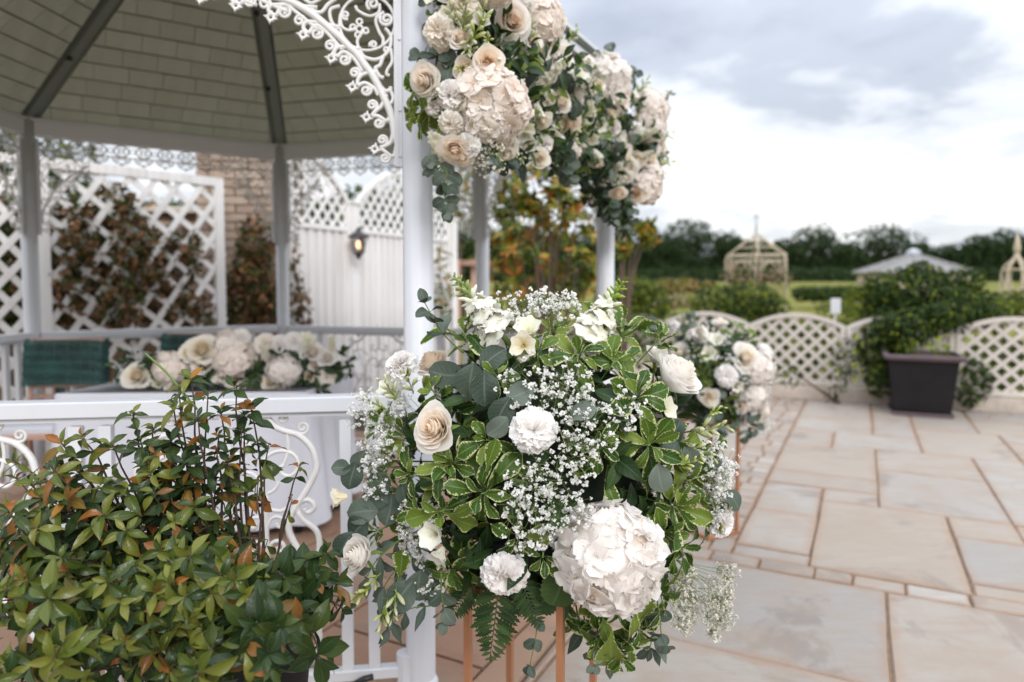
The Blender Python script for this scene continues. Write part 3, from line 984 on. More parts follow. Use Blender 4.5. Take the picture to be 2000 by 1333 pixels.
def patio():
    pb = MB()
    for a0, a1, b0, b1 in ((-1.45, 5.2, -3, 8.16), (-5, -1.45, -3, 4.6)):
        c = [ab(a0, b0, -.011), ab(a1, b0, -.011), ab(a1, b1, -.011), ab(a0, b1, -.011)]
        pb.add(c + [p - Vector((0, 0, .2)) for p in c], [(0, 1, 2, 3), (0, 4, 5, 1), (1, 5, 6, 2), (2, 6, 7, 3), (3, 7, 4, 0)])
    sb = MB()
    nx, ny = 20, 20
    vs = [ab(lerp(-6, -1.452, i / nx), lerp(4.604, 8.9, j / ny), -.035 + .03 * noise.noise(Vector((i * .7, j * .7, 0)))) for j in range(ny + 1) for i in range(nx + 1)]
    sb.add(vs, [(j * (nx + 1) + i, j * (nx + 1) + i + 1, (j + 1) * (nx + 1) + i + 1, (j + 1) * (nx + 1) + i) for j in range(ny) for i in range(nx)])
    struct('soil', sb.mesh('soil', G['soil']))
    base = struct('patio', pb.mesh('patio', G['mortar'], False))
    sl = [(-.524, -.19, 3.26, 3.39), (-.524, -.19, 3.39, 3.98), (-.524, -.19, 3.98, 4.57), (-.19, .4285, 3.26, 4.31), (.4285, 1.03, 3.26, 3.39),
          (.4285, 1.03, 3.39, 3.98), (.4285, .725, 3.98, 4.31), (-.19, .11, 4.31, 4.57), (-.524, .11, 4.57, 4.9), (-.524, .11, 4.9, 5.73),
          (.11, .725, 4.31, 5.2), (.11, .725, 5.2, 5.86), (-.524, -.19, 5.73, 6.4), (-.19, .42, 5.86, 6.4), (-.19, .11, 5.73, 5.86), (.42, 1.03, 5.86, 6.87),
          (.725, 1.03, 4.31, 5.86), (.725, 1.03, 3.98, 4.31), (-.524, .1, 6.4, 7.0), (.1, .42, 6.4, 7.3), (-.524, .1, 7.0, 8.05), (.42, .9, 6.87, 8.12), (.1, .42, 7.3, 8.12), (.9, 1.5, 6.87, 7.5)]
    # the big slabs before the band of setts
    for a0, a1, bs in ((-.9, .108, (-.6, .2, .95, 1.62, 2.36, 3.13)), (.108, 1.02, (-.5, .4, 1.25, 2.1, 3.13)), (1.02, 1.7, (0, .9, 1.6, 2.3, 3.13)), (1.7, 2.5, (0, 1, 2, 3.13)), (-1.7, -.9, (-.5, .3, 1.1, 1.8, 2.5, 3.13)), (-2.6, -1.7, (-1, .0, 1.0, 2.0, 3.1))):
        sl += [(a0, a1, p, q) for p, q in zip(bs, bs[1:])]
    # bands of small setts
    a = -.80
    while a < 2.4:
        w = R.uniform(.10, .24)
        sl.append((a, a + w, 3.135, 3.255))
        a += w
    b = 3.26
    while b < 8.0:
        w = R.uniform(.10, .20)
        s = R.uniform(-.70, -.62)
        sl += [(-.80, s, b, b + w), (s, -.529, b, b + w)]
        b += w
    # random coursed fill towards the sides and the fence
    for a0, a1, b0, b1 in ((1.03, 1.65, 3.26, 6.87), (1.5, 2.1, 6.87, 8.12), (1.65, 2.25, 3.26, 6.87), (2.1, 2.7, 6.87, 8.12), (2.25, 2.9, 3.26, 6.87), (2.9, 3.5, 3.26, 8.12), (3.5, 4.1, 3.26, 8.12),
                           (.9, 1.5, 7.5, 8.12), (-1.42, -.80, 3.14, 8.12), (-2.04, -1.42, 3.14, 4.6), (-2.7, -2.04, 3.14, 4.6)):
        b = b0
        while b < b1 - .01:
            w = min(R.choice([.3, .45, .6, .6, .9]), b1 - b)
            if b1 - b - w < .15:
                w = b1 - b
            sl.append((a0, a1, b, b + w))
            b += w
    for a0, a1, b0, b1 in sl:
        j = [R.uniform(.002, .0075) for _ in range(4)]
        x0, x1, y0, y1 = a0 + j[0], a1 - j[1], b0 + j[2], b1 - j[3]
        if x1 - x0 < .02 or y1 - y0 < .02:
            continue
        cc = ab((a0 + a1) / 2, (b0 + b1) / 2)
        if cc.y < .25:
            continue
        m = Matrix.Translation(cc) @ Matrix.Rotation(math.radians(-27.2), 4, 'Z') @ Matrix.Rotation(R.uniform(-.003, .003), 4, 'X') @ Matrix.Rotation(R.uniform(-.003, .003), 4, 'Y')
        hx, hy = (x1 - x0) / 2, (y1 - y0) / 2
        # outline with a slightly uneven, riven edge
        def ring(ins, z, jit):
            o = []
            for (p, q) in (((-1, -1), (1, -1)), ((1, -1), (1, 1)), ((1, 1), (-1, 1)), ((-1, 1), (-1, -1))):
                for k in range(3):
                    t = k / 3
                    o.append(((lerp(p[0], q[0], t)) * (hx - ins) + R.uniform(-jit, jit), lerp(p[1], q[1], t) * (hy - ins) + R.uniform(-jit, jit), z))
            return o
        dz = R.uniform(-.003, .002)
        st = R.getstate()
        r0 = ring(0, -.03, .003)
        R.setstate(st)
        r1 = ring(0, -.006 + dz, .003)
        R.setstate(st)
        r2 = ring(.006, dz, .003)
        R.setstate(st)
        r3 = ring(min(.075, hx * .5, hy * .5), dz, .003)
        g = MB().add(r0 + r1 + r2 + r3, [(l + i, l + (i + 1) % 12, l + 12 + (i + 1) % 12, l + 12 + i) for l in (0, 12, 24) for i in range(12)] + [tuple(range(36, 48))], r=[1.0] * 36 + [0.0] * 12)
        link('paving_slab', g.mesh('paving_slab', G['slab'], False), base, m)


patio()

# ------------------------------------------------------------------ bandstand
PS = [Vector((-.274, 2.0, 0)), Vector((.464, 3.4, 0)), Vector((-.194, 4.5, 0)), Vector((-1.643, 4.9, 0)), Vector((-2.885, 4.1, 0)), Vector((-2.98, 2.62, 0)), Vector((-2.2, 1.73, 0))]
NP = len(PS)
AP = Vector((-1.31, 3.33, 3.43))
CT = Vector((-1.31, 3.33, 0))
EZ = 2.225
BS = thing('bandstand', 'white iron bandstand with sage green tiled ceiling and lacy corner brackets', 'bandstand', CT)


def clip(poly, a, b, c):
    """keep the part of a 2D polygon where a*x+b*y+c >= 0"""
    o = []
    for i in range(len(poly)):
        p, q = poly[i], poly[(i + 1) % len(poly)]
        dp, dq = a * p[0] + b * p[1] + c, a * q[0] + b * q[1] + c
        if dp >= 0:
            o.append(p)
        if dp * dq < 0:
            t = dp / (dp - dq)
            o.append((lerp(p[0], q[0], t), lerp(p[1], q[1], t)))
    return o


def prism(poly3, nrm, th):
    n = len(poly3)
    vs = [Vector(p) for p in poly3] + [Vector(p) + nrm * th for p in poly3]
    return MB().add(vs, [tuple(range(n)), tuple(range(n, 2 * n))[::-1]] + [(i, n + i, n + (i + 1) % n, (i + 1) % n) for i in range(n)])


def roof():
    EX = [CT + (p - CT) * 1.055 for p in PS]
    for i in range(NP):
        p, q = PS[i].copy(), PS[(i + 1) % NP].copy()
        p.z = q.z = EZ
        ex, fx = EX[i].copy(), EX[(i + 1) % NP].copy()
        ex.z = fx.z = EZ - .02
        nn = (q - p).cross(AP - p).normalized()
        if nn.z < 0:
            nn = -nn
        # outer covering
        rp = link('roof_panel', prism([ex + nn * .03, fx + nn * .03, AP + nn * .03], nn, .02).mesh('roof_panel', G['roofing'], False), BS)
        link('fascia', MB().bar(ex + Vector((0, 0, .03)), fx + Vector((0, 0, .03)), .022, .09).mesh('fascia', G['white'], False), rp)
        # backing board behind the ceiling tiles
        x = (q - p).normalized()
        y = nn.cross(x)
        if y.z < 0:
            y = -y
        W_, H_ = (q - p).length, (AP - p).dot(y)
        ax = (AP - p).dot(x)
        bk = link('ceiling_board', prism([p + nn * .016, q + nn * .016, AP + nn * .016], nn, .008).mesh('ceiling_board', G['rafter'], False), rp)
        if i in (6,):
            continue
        rows = int(H_ / .118)
        for k in range(rows):
            y0, y1 = k * .118 + .006, (k + 1) * .118 - .006
            xx = -R.uniform(0, .18) if k % 2 else -.09
            while xx < W_:
                w = .18 if i in (2, 3) else .18
                poly = [(xx + .0015, y0), (xx + w - .0015, y0), (xx + w - .0015, y1), (xx + .0015, y1)]
                # the two sloping edges of the triangle, with the width of a rafter taken off
                poly = clip(poly, H_, -ax, -.055 * math.hypot(H_, ax))
                if len(poly) > 2:
                    poly = clip(poly, -H_, -(W_ - ax), W_ * H_ - .055 * math.hypot(H_, W_ - ax))
                if len(poly) > 2:
                    lap = [p + x * a + y * b - nn * (.004 * (1 - (b - y0) / .107) + .001) for a, b in poly]
                    ctr = sum(lap, Vector()) / len(lap)
                    dx, dy = R.uniform(-.0006, .0006), R.uniform(-.001, .001)
                    lap = [v + x * dx + y * dy - ctr for v in lap]
                    link('ceiling_tile', prism(lap, nn, .012).mesh('ceiling_tile', G['ceiling'], False), rp, Matrix.Translation(ctr))
                xx += w
        # rafter along the hip
        a, b = p + Vector((0, 0, .03)), AP - Vector((0, 0, .02))
        rb = MB().bar(a, b, .055, .06, up=nn)
        rf = link('rafter', rb.mesh('rafter', G['rafter'], False), BS)
        for t in (.25, .52, .78):
            c = a.lerp(b, t) - nn * .04 + x * .03
            link('bracket_clip', MB().box(c, (.022, .022, .022)).mesh('bracket_clip', G['black'], False), rf)
    fb = MB()
    fb.lathe([(.12, -.02), (.13, .05), (.06, .12), (.03, .3), (.0, .5)], 12, c=AP)
    link('finial', fb.mesh('finial', G['white']), BS)


roof()


def arc2(c, r, a0, a1, n=14):
    return [(c[0] + r * math.cos(lerp(a0, a1, i / n)), c[1] + r * math.sin(lerp(a0, a1, i / n))) for i in range(n + 1)]


def spiral(c, r, a0, turns, n=22):
    """spiral from the rim at angle a0 inward; negative turns go the other way"""
    return [(c[0] + r * (1 - .82 * i / n) * math.cos(a0 + turns * 2 * PI * i / n), c[1] + r * (1 - .82 * i / n) * math.sin(a0 + turns * 2 * PI * i / n)) for i in range(n + 1)]


FD = (PS[6] - PS[0]).normalized()              # along the front bay, away from the front post


def front_px(px, py):
    """photo pixel -> (distance from the front post along the front bay, height)"""
    n = Vector((FD.y, -FD.x, 0))
    v = raydir(px, py)
    o = Vector((0, 0, CH))
    t = (PS[0] - o).dot(n) / v.dot(n)
    p = o + v * t
    return ((p - PS[0]).dot(FD), p.z)


def bracket_strokes():
    """the lace of the corner bracket as strokes in the plane of the bay: (points, half width)"""
    st = []
    rib = smooth_path([(772, 280), (768, 245), (762, 219), (751, 194), (739, 168), (726, 145), (713, 128), (698, 107), (682, 92), (665, 74), (647, 59), (626, 41), (601, 22), (570, 5), (530, -8), (470, -18), (400, -24), (330, -27), (270, -28)], 3)
    st.append(([tuple(p) for p in rib], 5.6))
    fl = [(732, 292), (716, 230), (688, 171), (647, 115), (592, 69), (529, 35), (461, 12), (392, -2), (320, -8)]
    sa = [(747, 274, 10), (727, 206, 10.5), (693, 143, 11), (645, 90, 12), (585, 41, 12.5), (517, 8, 13), (446, -12, 13), (375, -24, 13)]
    sb = [(752, 309, 11), (740, 241, 11), (715, 177, 11.5), (673, 117, 12), (619, 66, 12.5), (555, 24, 13), (487, 2, 13), (417, -12, 13)]
    root = [(772, 262), (757, 207), (737, 163), (707, 118), (668, 76), (622, 37), (560, 0), (500, -13), (425, -22)]
    for k in range(8):
        f, a, b, r = fl[k], sa[k], sb[k], root[k]
        # two arms from the rib, both ending in spirals, meeting at the star flower
        m1 = ((r[0] + a[0]) / 2 + 8, (r[1] + a[1]) / 2 + 6)
        st.append(([tuple(p) for p in smooth_path([(r[0] - 2, r[1] - 22), (a[0] + a[2] + 7, a[1] + 2), (a[0] + a[2] * .6, a[1] + a[2] * 1.1), (f[0] + 10, f[1] - 3)], 5)], 2.6))
        st.append(([tuple(p) for p in smooth_path([(f[0] + 10, f[1] - 2), (b[0] - 2, b[1] - b[2] - 3), (b[0] + b[2] + 5, b[1] - b[2] * .3), (r[0] + 2, r[1] + 24)], 5)], 2.4))
        st.append((spiral(a[:2], a[2], .9, -1.55), 1.9))
        st.append((spiral(b[:2], b[2], -1.2, 1.55), 1.9))
        st.append(([(b[0] + b[2] + 2, b[1] - 6), (b[0] + b[2] - 5, b[1] + 2)], 1.8))
    st.append((arc2((717, 45), 54, 0, 2 * PI, 40), 1.8))
    # inside the ring: S scrolls and leaves
    st.append((spiral((728, 8), 13, 2.0, 1.5), 2.0))
    st.append(([tuple(p) for p in smooth_path([(741, 8), (740, 24), (722, 32), (700, 22), (694, 12)], 5)], 2.0))
    st.append((spiral((755, 38), 14, -2.6, -1.6), 2.0))
    st.append(([tuple(p) for p in smooth_path([(750, 24), (734, 38), (740, 62), (748, 76), (747, 92)], 5)], 2.0))
    st.append((spiral((675, 30), 9, 1.0, 1.4), 1.7))
    st.append(([tuple(p) for p in smooth_path([(664, 30), (668, 52), (682, 60), (693, 56)], 5)], 1.8))
    st.append((spiral((729, 88), 8, 2.6, 1.4), 1.6))
    st.append(([tuple(p) for p in smooth_path([(700, 94), (698, 80), (705, 68), (713, 62)], 5)], 2.0))
    for a in (1.57, 3.0, 4.5, 5.9):
        c = (702 + 13 * math.cos(a), 56 - 13 * math.sin(a))
        st.append((arc2(c, 5.5, 0, 2 * PI, 10), 1.6))
    st.append((arc2((702, 57), 6.5, 0, 2 * PI, 10), 1.5))
    # scrolls between the ring, the rib and the post
    st.append(([tuple(p) for p in smooth_path([(664, 12), (645, 20), (648, 44), (662, 58)], 5)], 2.2))
    st.append(([tuple(p) for p in smooth_path([(609, 12), (612, 22), (628, 24), (640, 10), (656, -2)], 5)], 2.4))
    st.append(([tuple(p) for p in smooth_path([(590, -4), (606, 6), (620, 2), (640, -12)], 5)], 2.0))
    st.append(([tuple(p) for p in smooth_path([(702, 98), (712, 112), (734, 117), (752, 108), (762, 92), (764, 74), (758, 62), (752, 56)], 5)], 2.2))
    st.append(([tuple(p) for p in smooth_path([(748, 112), (742, 128), (733, 134), (742, 150), (750, 152)], 5)], 2.4))
    st.append(([tuple(p) for p in smooth_path([(763, 96), (766, 120), (757, 136), (755, 146), (761, 148)], 5)], 2.0))
    st.append((spiral((755, 97), 6.5, .5, 1.3), 1.5))
    st.append(([tuple(p) for p in smooth_path([(741, 166), (752, 178), (762, 176), (763, 170)], 5)], 2.4))
    st.append(([tuple(p) for p in smooth_path([(762, 176), (768, 192), (762, 203), (756, 198)], 5)], 2.2))
    return st, fl


def bracket_mesh(full=True):
    th = 1.0 if full else .62
    st, fl = bracket_strokes()
    if not full:                            # the smaller brackets of the rear bays stop sooner
        st = [(p, h) for p, h in ([([q for q in p if q[0] > 588], h) for p, h in st]) if len(p) > 3]
        fl = fl[:5]
    b = MB()

    def P(p, dy=0.0):
        s, z = front_px(*p)
        return Vector((s, dy, z))
    k = 2.0 / F
    for pts, hw in st:
        b.tube([P(p) for p in pts], hw * k * th * (1.3 if hw > 5 else 1.62), 6)
    for f in fl[:8]:
        c = P(f)
        rr = 13.5 * k
        o, i_, vs = [], [], []
        for j in range(16):
            a = j * PI / 8 + .2
            r = rr * (1.0 if j % 4 == 0 else (.62 if j % 2 == 0 else .52))
            vs.append(c + Vector((r * math.cos(a), -.005, r * math.sin(a))))
        for j in range(16):
            a = j * PI / 8 + .2
            vs.append(c + Vector((rr * .22 * math.cos(a), -.007, rr * .22 * math.sin(a))))
        n = 32
        vs += [v + Vector((0, .011, 0)) for v in vs]
        fs = []
        for j in range(16):
            j2 = (j + 1) % 16
            fs += [(j, j2, 16 + j2, 16 + j), (n + j, n + 16 + j, n + 16 + j2, n + j2), (j, n + j, n + j2, j2), (16 + j, 16 + j2, n + 16 + j2, n + 16 + j)]
        b.add(vs, fs)
    return b.mesh('corner_bracket', G['white_cast'])


BRK, BRS = bracket_mesh(), bracket_mesh(False)


def bay_matrix(p, q):
    d = (q - p).normalized()
    return Matrix.Translation(Vector((p.x, p.y, 0))) @ rot3(Vector((0, 0, 1)).cross(d), Vector((0, 0, 1))).to_4x4()


# local bay axes: X along the bay, Y across, Z up
def bays():
    pm = MB()
    pr = []
    n = 40
    vs, fs = [], []
    for z, r in ((0, .043), (2.33, .043)):
        vs += [((r + (.0012 if j % 4 == 0 else 0)) * Vector((math.cos(2 * PI * j / n), math.sin(2 * PI * j / n), 0))) + Vector((0, 0, z)) for j in range(n)]
    pm.add(vs, [(j, (j + 1) % n, n + (j + 1) % n, n + j) for j in range(n)] + [tuple(range(n, 2 * n))])
    pm.lathe([(.075, 0), (.075, .012), (.055, .02), (.052, .06), (.0445, .075)], 24)
    pmesh = pm.mesh('post', G['white'])
    for p in PS:
        link('post', pmesh, BS, Matrix.Translation(Vector((p.x, p.y, 0))))
    # one unit of the hanging frieze
    fu = MB()
    fu.tube([Vector((x, 0, z)) for x, z in arc2((.0, -.055), .042, 0, 2 * PI, 18)], .0055, 5)
    fu.tube([Vector((x, 0, z)) for x, z in arc2((.0, -.055), .016, 0, 2 * PI, 10)], .005, 5)
    for a in range(4):
        fu.tube([(.016 * math.cos(a * PI / 2 + .78), 0, -.055 + .016 * math.sin(a * PI / 2 + .78)), (.042 * math.cos(a * PI / 2 + .78), 0, -.055 + .042 * math.sin(a * PI / 2 + .78))], .004, 4)
    fu.tube([(-.06, 0, -.006), (.06, 0, -.006)], .006, 4)
    fu.tube([(-.06, 0, -.104), (.06, 0, -.104)], .006, 4)
    fu.tube([Vector((x, 0, z)) for x, z in arc2((.0, -.108), .05, PI, 2 * PI, 12)], .005, 5)
    fu.tube([Vector((x, 0, z)) for x, z in spiral((-.02, -.125), .018, 0, 1.2, 12)], .004, 4)
    fu.tube([Vector((x, 0, z)) for x, z in spiral((.02, -.125), .018, PI, -1.2, 12)], .004, 4)
    fu.tube([Vector((.06 + x, 0, z)) for x, z in arc2((.0, -.055), .018, 0, 2 * PI, 10)], .004, 4)
    fu.lathe([(.0, 0), (.010, .008), (.0, .022)], 6, c=(0, 0, -.175))
    fmesh = fu.mesh('frieze_unit', G['white_cast'])
    bal = MB().box((0, 0, 0), (.032, .026, .785), ch=.003).mesh('baluster', G['white'], False)
    for i in range(NP):
        p, q = PS[i], PS[(i + 1) % NP]
        if i == 6:                                  # the front bay is measured from the front post
            p, q = PS[0], PS[6]
        L = (q - p).length
        m = bay_matrix(p, q)
        # eaves beam
        bm = MB().box((L / 2, 0, 2.182), (L - .08, .05, .086), ch=.004)
        bm.box((L / 2, 0, 2.232), (L - .05, .07, .014))
        beam = link('eaves_beam', bm.mesh('eaves_beam', G['white'], False), BS, m)
        if i not in (6,):
            n = int((L - .12) / .12)
            for k in range(n):
                link('frieze_unit', fmesh, beam, m @ Matrix.Translation((.06 + (k + .5) * (L - .12) / n, .004, 2.136)) @ Matrix.Diagonal((1, 1, .78, 1)))
        # corner brackets and the flat strip that carries each
        for side in (0, 1):
            if i == 6 and side == 1:
                continue
            ms = m if side == 0 else m @ Matrix.Translation((L, 0, 0)) @ Matrix.Diagonal((-1, 1, 1, 1))
            if i == 0 and side == 1:
                pass
            dz = 0 if i in (6, 0) else -.04
            bk = link('corner_bracket', BRK if i == 6 else BRS, BS, ms @ Matrix.Translation((0, 0, dz)))
            sb = MB()
            sb.box((.0485, 0, 1.87), (.011, .02, .56))
            sb.box((.0595, 0, 1.87), (.011, .026, .56), ch=.002)
            for zz in (1.62, 1.75, 1.95, 2.10):
                sb.lathe([(.0045, -.002), (.0045, .002), (.002, .0035)], 8, M=Matrix.Translation((.0485, -.0105, zz)) @ Matrix.Rotation(PI / 2, 4, 'X'))
                sb.lathe([(.0045, -.002), (.0045, .002), (.002, .0035)], 8, M=Matrix.Translation((.0485, .0105, zz)) @ Matrix.Rotation(-PI / 2, 4, 'X'))
            link('bracket_strip', sb.mesh('bracket_strip', G['white'], False), bk, ms @ Matrix.Translation((0, 0, dz)))
        if i == 0:
            continue                                # the way in has no railing
        top = {6: .932, 2: .962, 3: .968, 4: .968}.get(i, .96)
        rl = MB()
        rl.box((L / 2, 0, top - .022), (L - .085, .062, .042), ch=.004)
        rl.box((L / 2, 0, top - .052), (L - .085, .034, .012))
        rail = link('handrail', rl.mesh('handrail', G['white'], False), BS, m)
        br = MB().box((L / 2, 0, .10), (L - .085, .035, .03), ch=.003)
        br.lathe([(.012, -.05), (.03, -.05), (.03, .05), (.012, .05)], 10, c=(0.043, 0, .10))
        link('bottom_rail', br.mesh('bottom_rail', G['white'], False), BS, m)
        if i == 6:
            xs, pan = [.136, .213, .862, .94, 1.70, 1.79], [.541, 1.29]
        else:
            xs, pan = [.12, .21, .30, L - .30, L - .21, L - .12], [L / 2]
        for x in xs:
            link('baluster', bal, BS, m @ Matrix.Translation((x, 0, top - .058 - .3925 + .0)) @ Matrix.Diagonal((1, 1, (top - .06 - .115) / .785, 1)) @ Matrix.Translation((0, 0, -.0)))
        for x in pan:
            link('scroll_panel', PANEL, BS, m @ Matrix.Translation((x, 0, top - .06)))


def panel_mesh():
    b = MB()
    k = 2.0 / F

    def add(pts, hw, mir=True, sp=True):
        P = [Vector(((x - 445) * k, 0, -(y - 810) * k)) for x, y in (smooth_path([Vector((a, c)) for a, c in pts], 5) if sp else pts)]
        b.tube(P, hw * k, 6)
        if mir:
            b.tube([Vector((-p.x, 0, p.z)) for p in P], hw * k, 6)
    add([(500, 806), (517, 812), (532, 828), (549, 837), (575, 846), (596, 867), (605, 888), (607, 917), (586, 959), (567, 988), (555, 1014), (555, 1035), (562, 1053), (575, 1085), (572, 1130), (545, 1170), (500, 1180)], 6.5)
    add([(571, 996), (583, 1014), (604, 1032), (611, 1053), (609, 1085), (599, 1114), (585, 1160), (592, 1200), (608, 1230), (606, 1265), (590, 1300)], 6)
    add([(571, 996), (571, 985), (578, 977), (590, 973), (600, 980), (602, 990), (594, 998), (586, 996), (585, 989)], 5.2)
    add([(554, 841), (556, 867), (552, 890), (545, 905)], 3.5)
    add([(505, 900), (520, 883), (540, 876), (560, 880), (572, 893), (572, 912), (560, 925), (545, 922), (540, 910), (548, 903)], 4)
    add(spiral((583, 832), 13, 2.4, -1.5), 3, sp=False)
    add(spiral((546, 813), 10, -1.8, 1.4), 3, sp=False)
    add([(513, 960), (513, 1000), (513, 1060), (513, 1180)], 5)
    add([(513, 985), (522, 990), (540, 993), (552, 988)], 4)
    for y in (1020, 1068):
        add([(513, y + 8), (522, y - 12), (535, y - 16), (545, y - 6), (541, y + 4), (533, y + 2), (534, y - 5)], 4)
        add([(513, y + 8), (504, y - 12), (492, y - 16), (482, y - 6), (486, y + 4), (494, y + 2), (493, y - 5)], 4)
    add([(513, 960), (500, 930), (478, 915), (455, 925), (450, 945), (462, 955), (470, 945)], 4.2)
    add([(513, 960), (530, 950), (538, 935)], 3.5)
    add([(445, 806), (445, 860), (460, 880), (480, 876), (484, 860), (472, 853)], 4)
    add([(445, 930), (445, 1000), (445, 1090)], 4, mir=False)
    add([(445, 1090), (470, 1110), (500, 1100), (513, 1085)], 4)
    add([(545, 1170), (530, 1150), (540, 1135), (552, 1142)], 4)
    add([(445, 1320), (470, 1290), (480, 1250), (460, 1215), (445, 1200)], 5)
    add([(470, 1290), (510, 1300), (560, 1300), (590, 1300)], 5)
    add([(513, 1180), (513, 1240), (513, 1300)], 5)
    b.box((.047, 0, .004), (.05, .02, .012))
    b.box((-.047, 0, .004), (.05, .02, .012))
    return b.mesh('scroll_panel', G['white_cast'])


PANEL = panel_mesh()
bays()


def bandstand_floor():
    EX = [CT + (p - CT) * k for p, k in zip(PS, (1.16, 1.12, 1.12, 1.12, 1.12, 1.12, 1.16))]
    n = Vector((0, 0, 1))
    base = link('floor_base', prism([Vector((p.x, p.y, -.02)) for p in EX], n, .035).mesh('floor_base', G['mortar2'], False), BS)
    ctr = CT
    a = -2.8
    while a < 2.8:
        w = R.choice([.40, .52, .62])
        b = -2.8 - R.random() * .4
        while b < 2.8:
            l = R.choice([.45, .6, .8, .95])
            poly = [(a + .006, b + .006), (a + w - .006, b + .006), (a + w - .006, b + l - .006), (a + .006, b + l - .006)]
            E = [((v - ctr).dot(UA), (v - ctr).dot(VB)) for v in EX]
            area = sum(E[i][0] * E[(i + 1) % NP][1] - E[(i + 1) % NP][0] * E[i][1] for i in range(NP))
            sg = 1 if area > 0 else -1
            for i in range(NP):
                p, q = E[i], E[(i + 1) % NP]
                # inside is on the left of a counter-clockwise edge
                ca, cb = -(q[1] - p[1]) * sg, (q[0] - p[0]) * sg
                if len(poly) > 2:
                    poly = clip(poly, ca, cb, -(ca * p[0] + cb * p[1]))
            if len(poly) > 2:
                c3 = ctr + UA * (sum(p[0] for p in poly) / len(poly)) + VB * (sum(p[1] for p in poly) / len(poly)) + Vector((0, 0, .016 + R.uniform(-.002, .002)))
                pts = [ctr + UA * x + VB * y - c3 for x, y in poly]
                for v in pts:
                    v.z = 0
                g = prism(pts, n, .014)
                link('flagstone', g.mesh('flagstone', G['floorslab'], False), base, Matrix.Translation(c3))
            b += l
        a += w


bandstand_floor()


# ------------------------------------------------------------------ lattice work
def lattice(name, label, cat, P0, P1, z0, top, pitch, sw, mat, ang=45, frame=.045, group=None, th=.008, boards=None, zb=0.0, deep=False, posts=True, angm=None):
    """panel from P0 to P1 (ground points); slats between z0 and top(t), framed; boards below when asked"""
    L = (P1 - P0).length
    t_ = thing(name, label, cat, ((P0 + P1) / 2), 0, group)
    m = bay_matrix(P0, P1)
    sl = {}
    for lay, a in ((0, math.radians(ang)), (1, math.radians(180 - (angm or ang)))):
        dx, dz = math.cos(a), math.sin(a)
        step = pitch / abs(math.sin(a))
        zc = z0
        ht = max(top(k / 20) for k in range(21)) - z0
        lo, hi = (-ht / abs(math.tan(a)), L) if lay == 0 else (0, L + ht / abs(math.tan(a)))
        x = lo + step * .5
        while x < hi:
            ins = []
            for k in range(161):
                s = k / 160 * ht / dz
                xx, zz = x + dx * s, z0 + dz * s
                if 0 <= xx <= L and zz <= top(xx / L):
                    ins.append(s)
            if len(ins) > 3:
                c = (ins[0] + ins[-1]) / 2
                ln = ins[-1] - ins[0]
                key = (lay, round(ln, 2))
                if key not in sl:
                    sl[key] = MB().box((0, 0, 0), (ln + .02, th, sw)).mesh('slat', G[mat], False)
                link('slat', sl[key], t_, m @ Matrix.Translation((x + dx * c, (lay - .5) * th * 1.05, z0 + dz * c)) @ Matrix.Rotation(-a, 4, 'Y'))
            x += step
    fr = MB()
    P = [(k / 24 * L, top(k / 24)) for k in range(25)]
    for (a, za), (b, zb_) in zip(P, P[1:]):
        fr.bar((a - .002, 0, za), (b + .002, 0, zb_), .045, frame, up=(0, 0, 1))
    link('top_rail', fr.mesh('top_rail', G[mat], False), t_, m)
    link('bottom_rail', MB().box((L / 2, 0, z0), (L, .043, frame)).mesh('bottom_rail', G[mat], False), t_, m)
    for e, x in ((0, frame / 2), (1, L - frame / 2)):
        link('side_rail', MB().box((x, 0, (zb + top(e)) / 2), (frame, .047, top(e) - zb)).mesh('side_rail', G[mat], False), t_, m)
    if boards:
        n = int(L / boards)
        bmesh_ = MB().box((0, 0, 0), (boards * .60, .02, z0 - zb - .03), ch=.003).mesh('board', G[mat], False)
        for k in range(n):
            link('board', bmesh_, t_, m @ Matrix.Translation(((k + .5) * L / n, .004, (z0 + zb) / 2)))
        bk = MB().box((L / 2, .022, (z0 + zb) / 2), (L - .05, .014, z0 - zb - .04))
        link('backing_board', bk.mesh('backing_board', G[mat], False), t_, m)
    return t_


def arch(lo, hi):
    return lambda t: lo + (hi - lo) * math.sin(PI * min(1, max(0, t))) ** .8


# white boarded fence behind the bandstand
fa, fb_, fc = at(688, 557, 6.9), at(878, 557, 8.55), at(560, 557, 5.55)
for v in (fa, fb_, fc):
    v.z = 0
fd = (fb_ - fa)
f0 = fa - fd.normalized() * 1.80
lattice('boarded_fence', 'white boarded fence panel with lattice arch, between the brick building and the lantern post', 'fence', fa - fd.normalized() * .87, fa - fd.normalized() * .05, 1.80, lambda t: arch(2.03, 2.52)(.50 + .50 * t), .105, .035, 'white_wood', ang=50, boards=.105, zb=.02, group='white boarded fence panels')
lattice('boarded_fence', 'white boarded fence panel with lattice arch, half hidden behind the thick front post', 'fence', fa + fd.normalized() * .05, fb_, 1.80, arch(2.03, 2.50), .105, .035, 'white_wood', ang=50, boards=.105, zb=.02, group='white boarded fence panels')
for k, (p, lb) in enumerate(((fa, 'white timber fence post that carries the black lantern'), (fb_ + fd.normalized() * .06, 'white timber fence post at the far free end of the boarded fence'))):
    o = link('fence_post', MB().box((0, 0, 1.03), (.10, .10, 2.06), ch=.006).box((0, 0, 2.075), (.13, .13, .03)).mesh('fence_post', G['white_wood'], False), None, Matrix.Translation(p) @ Matrix.Rotation(math.atan2(fd.y, fd.x), 4, 'Z'))
    tag(o, lb, 'fence post', 'fence posts')


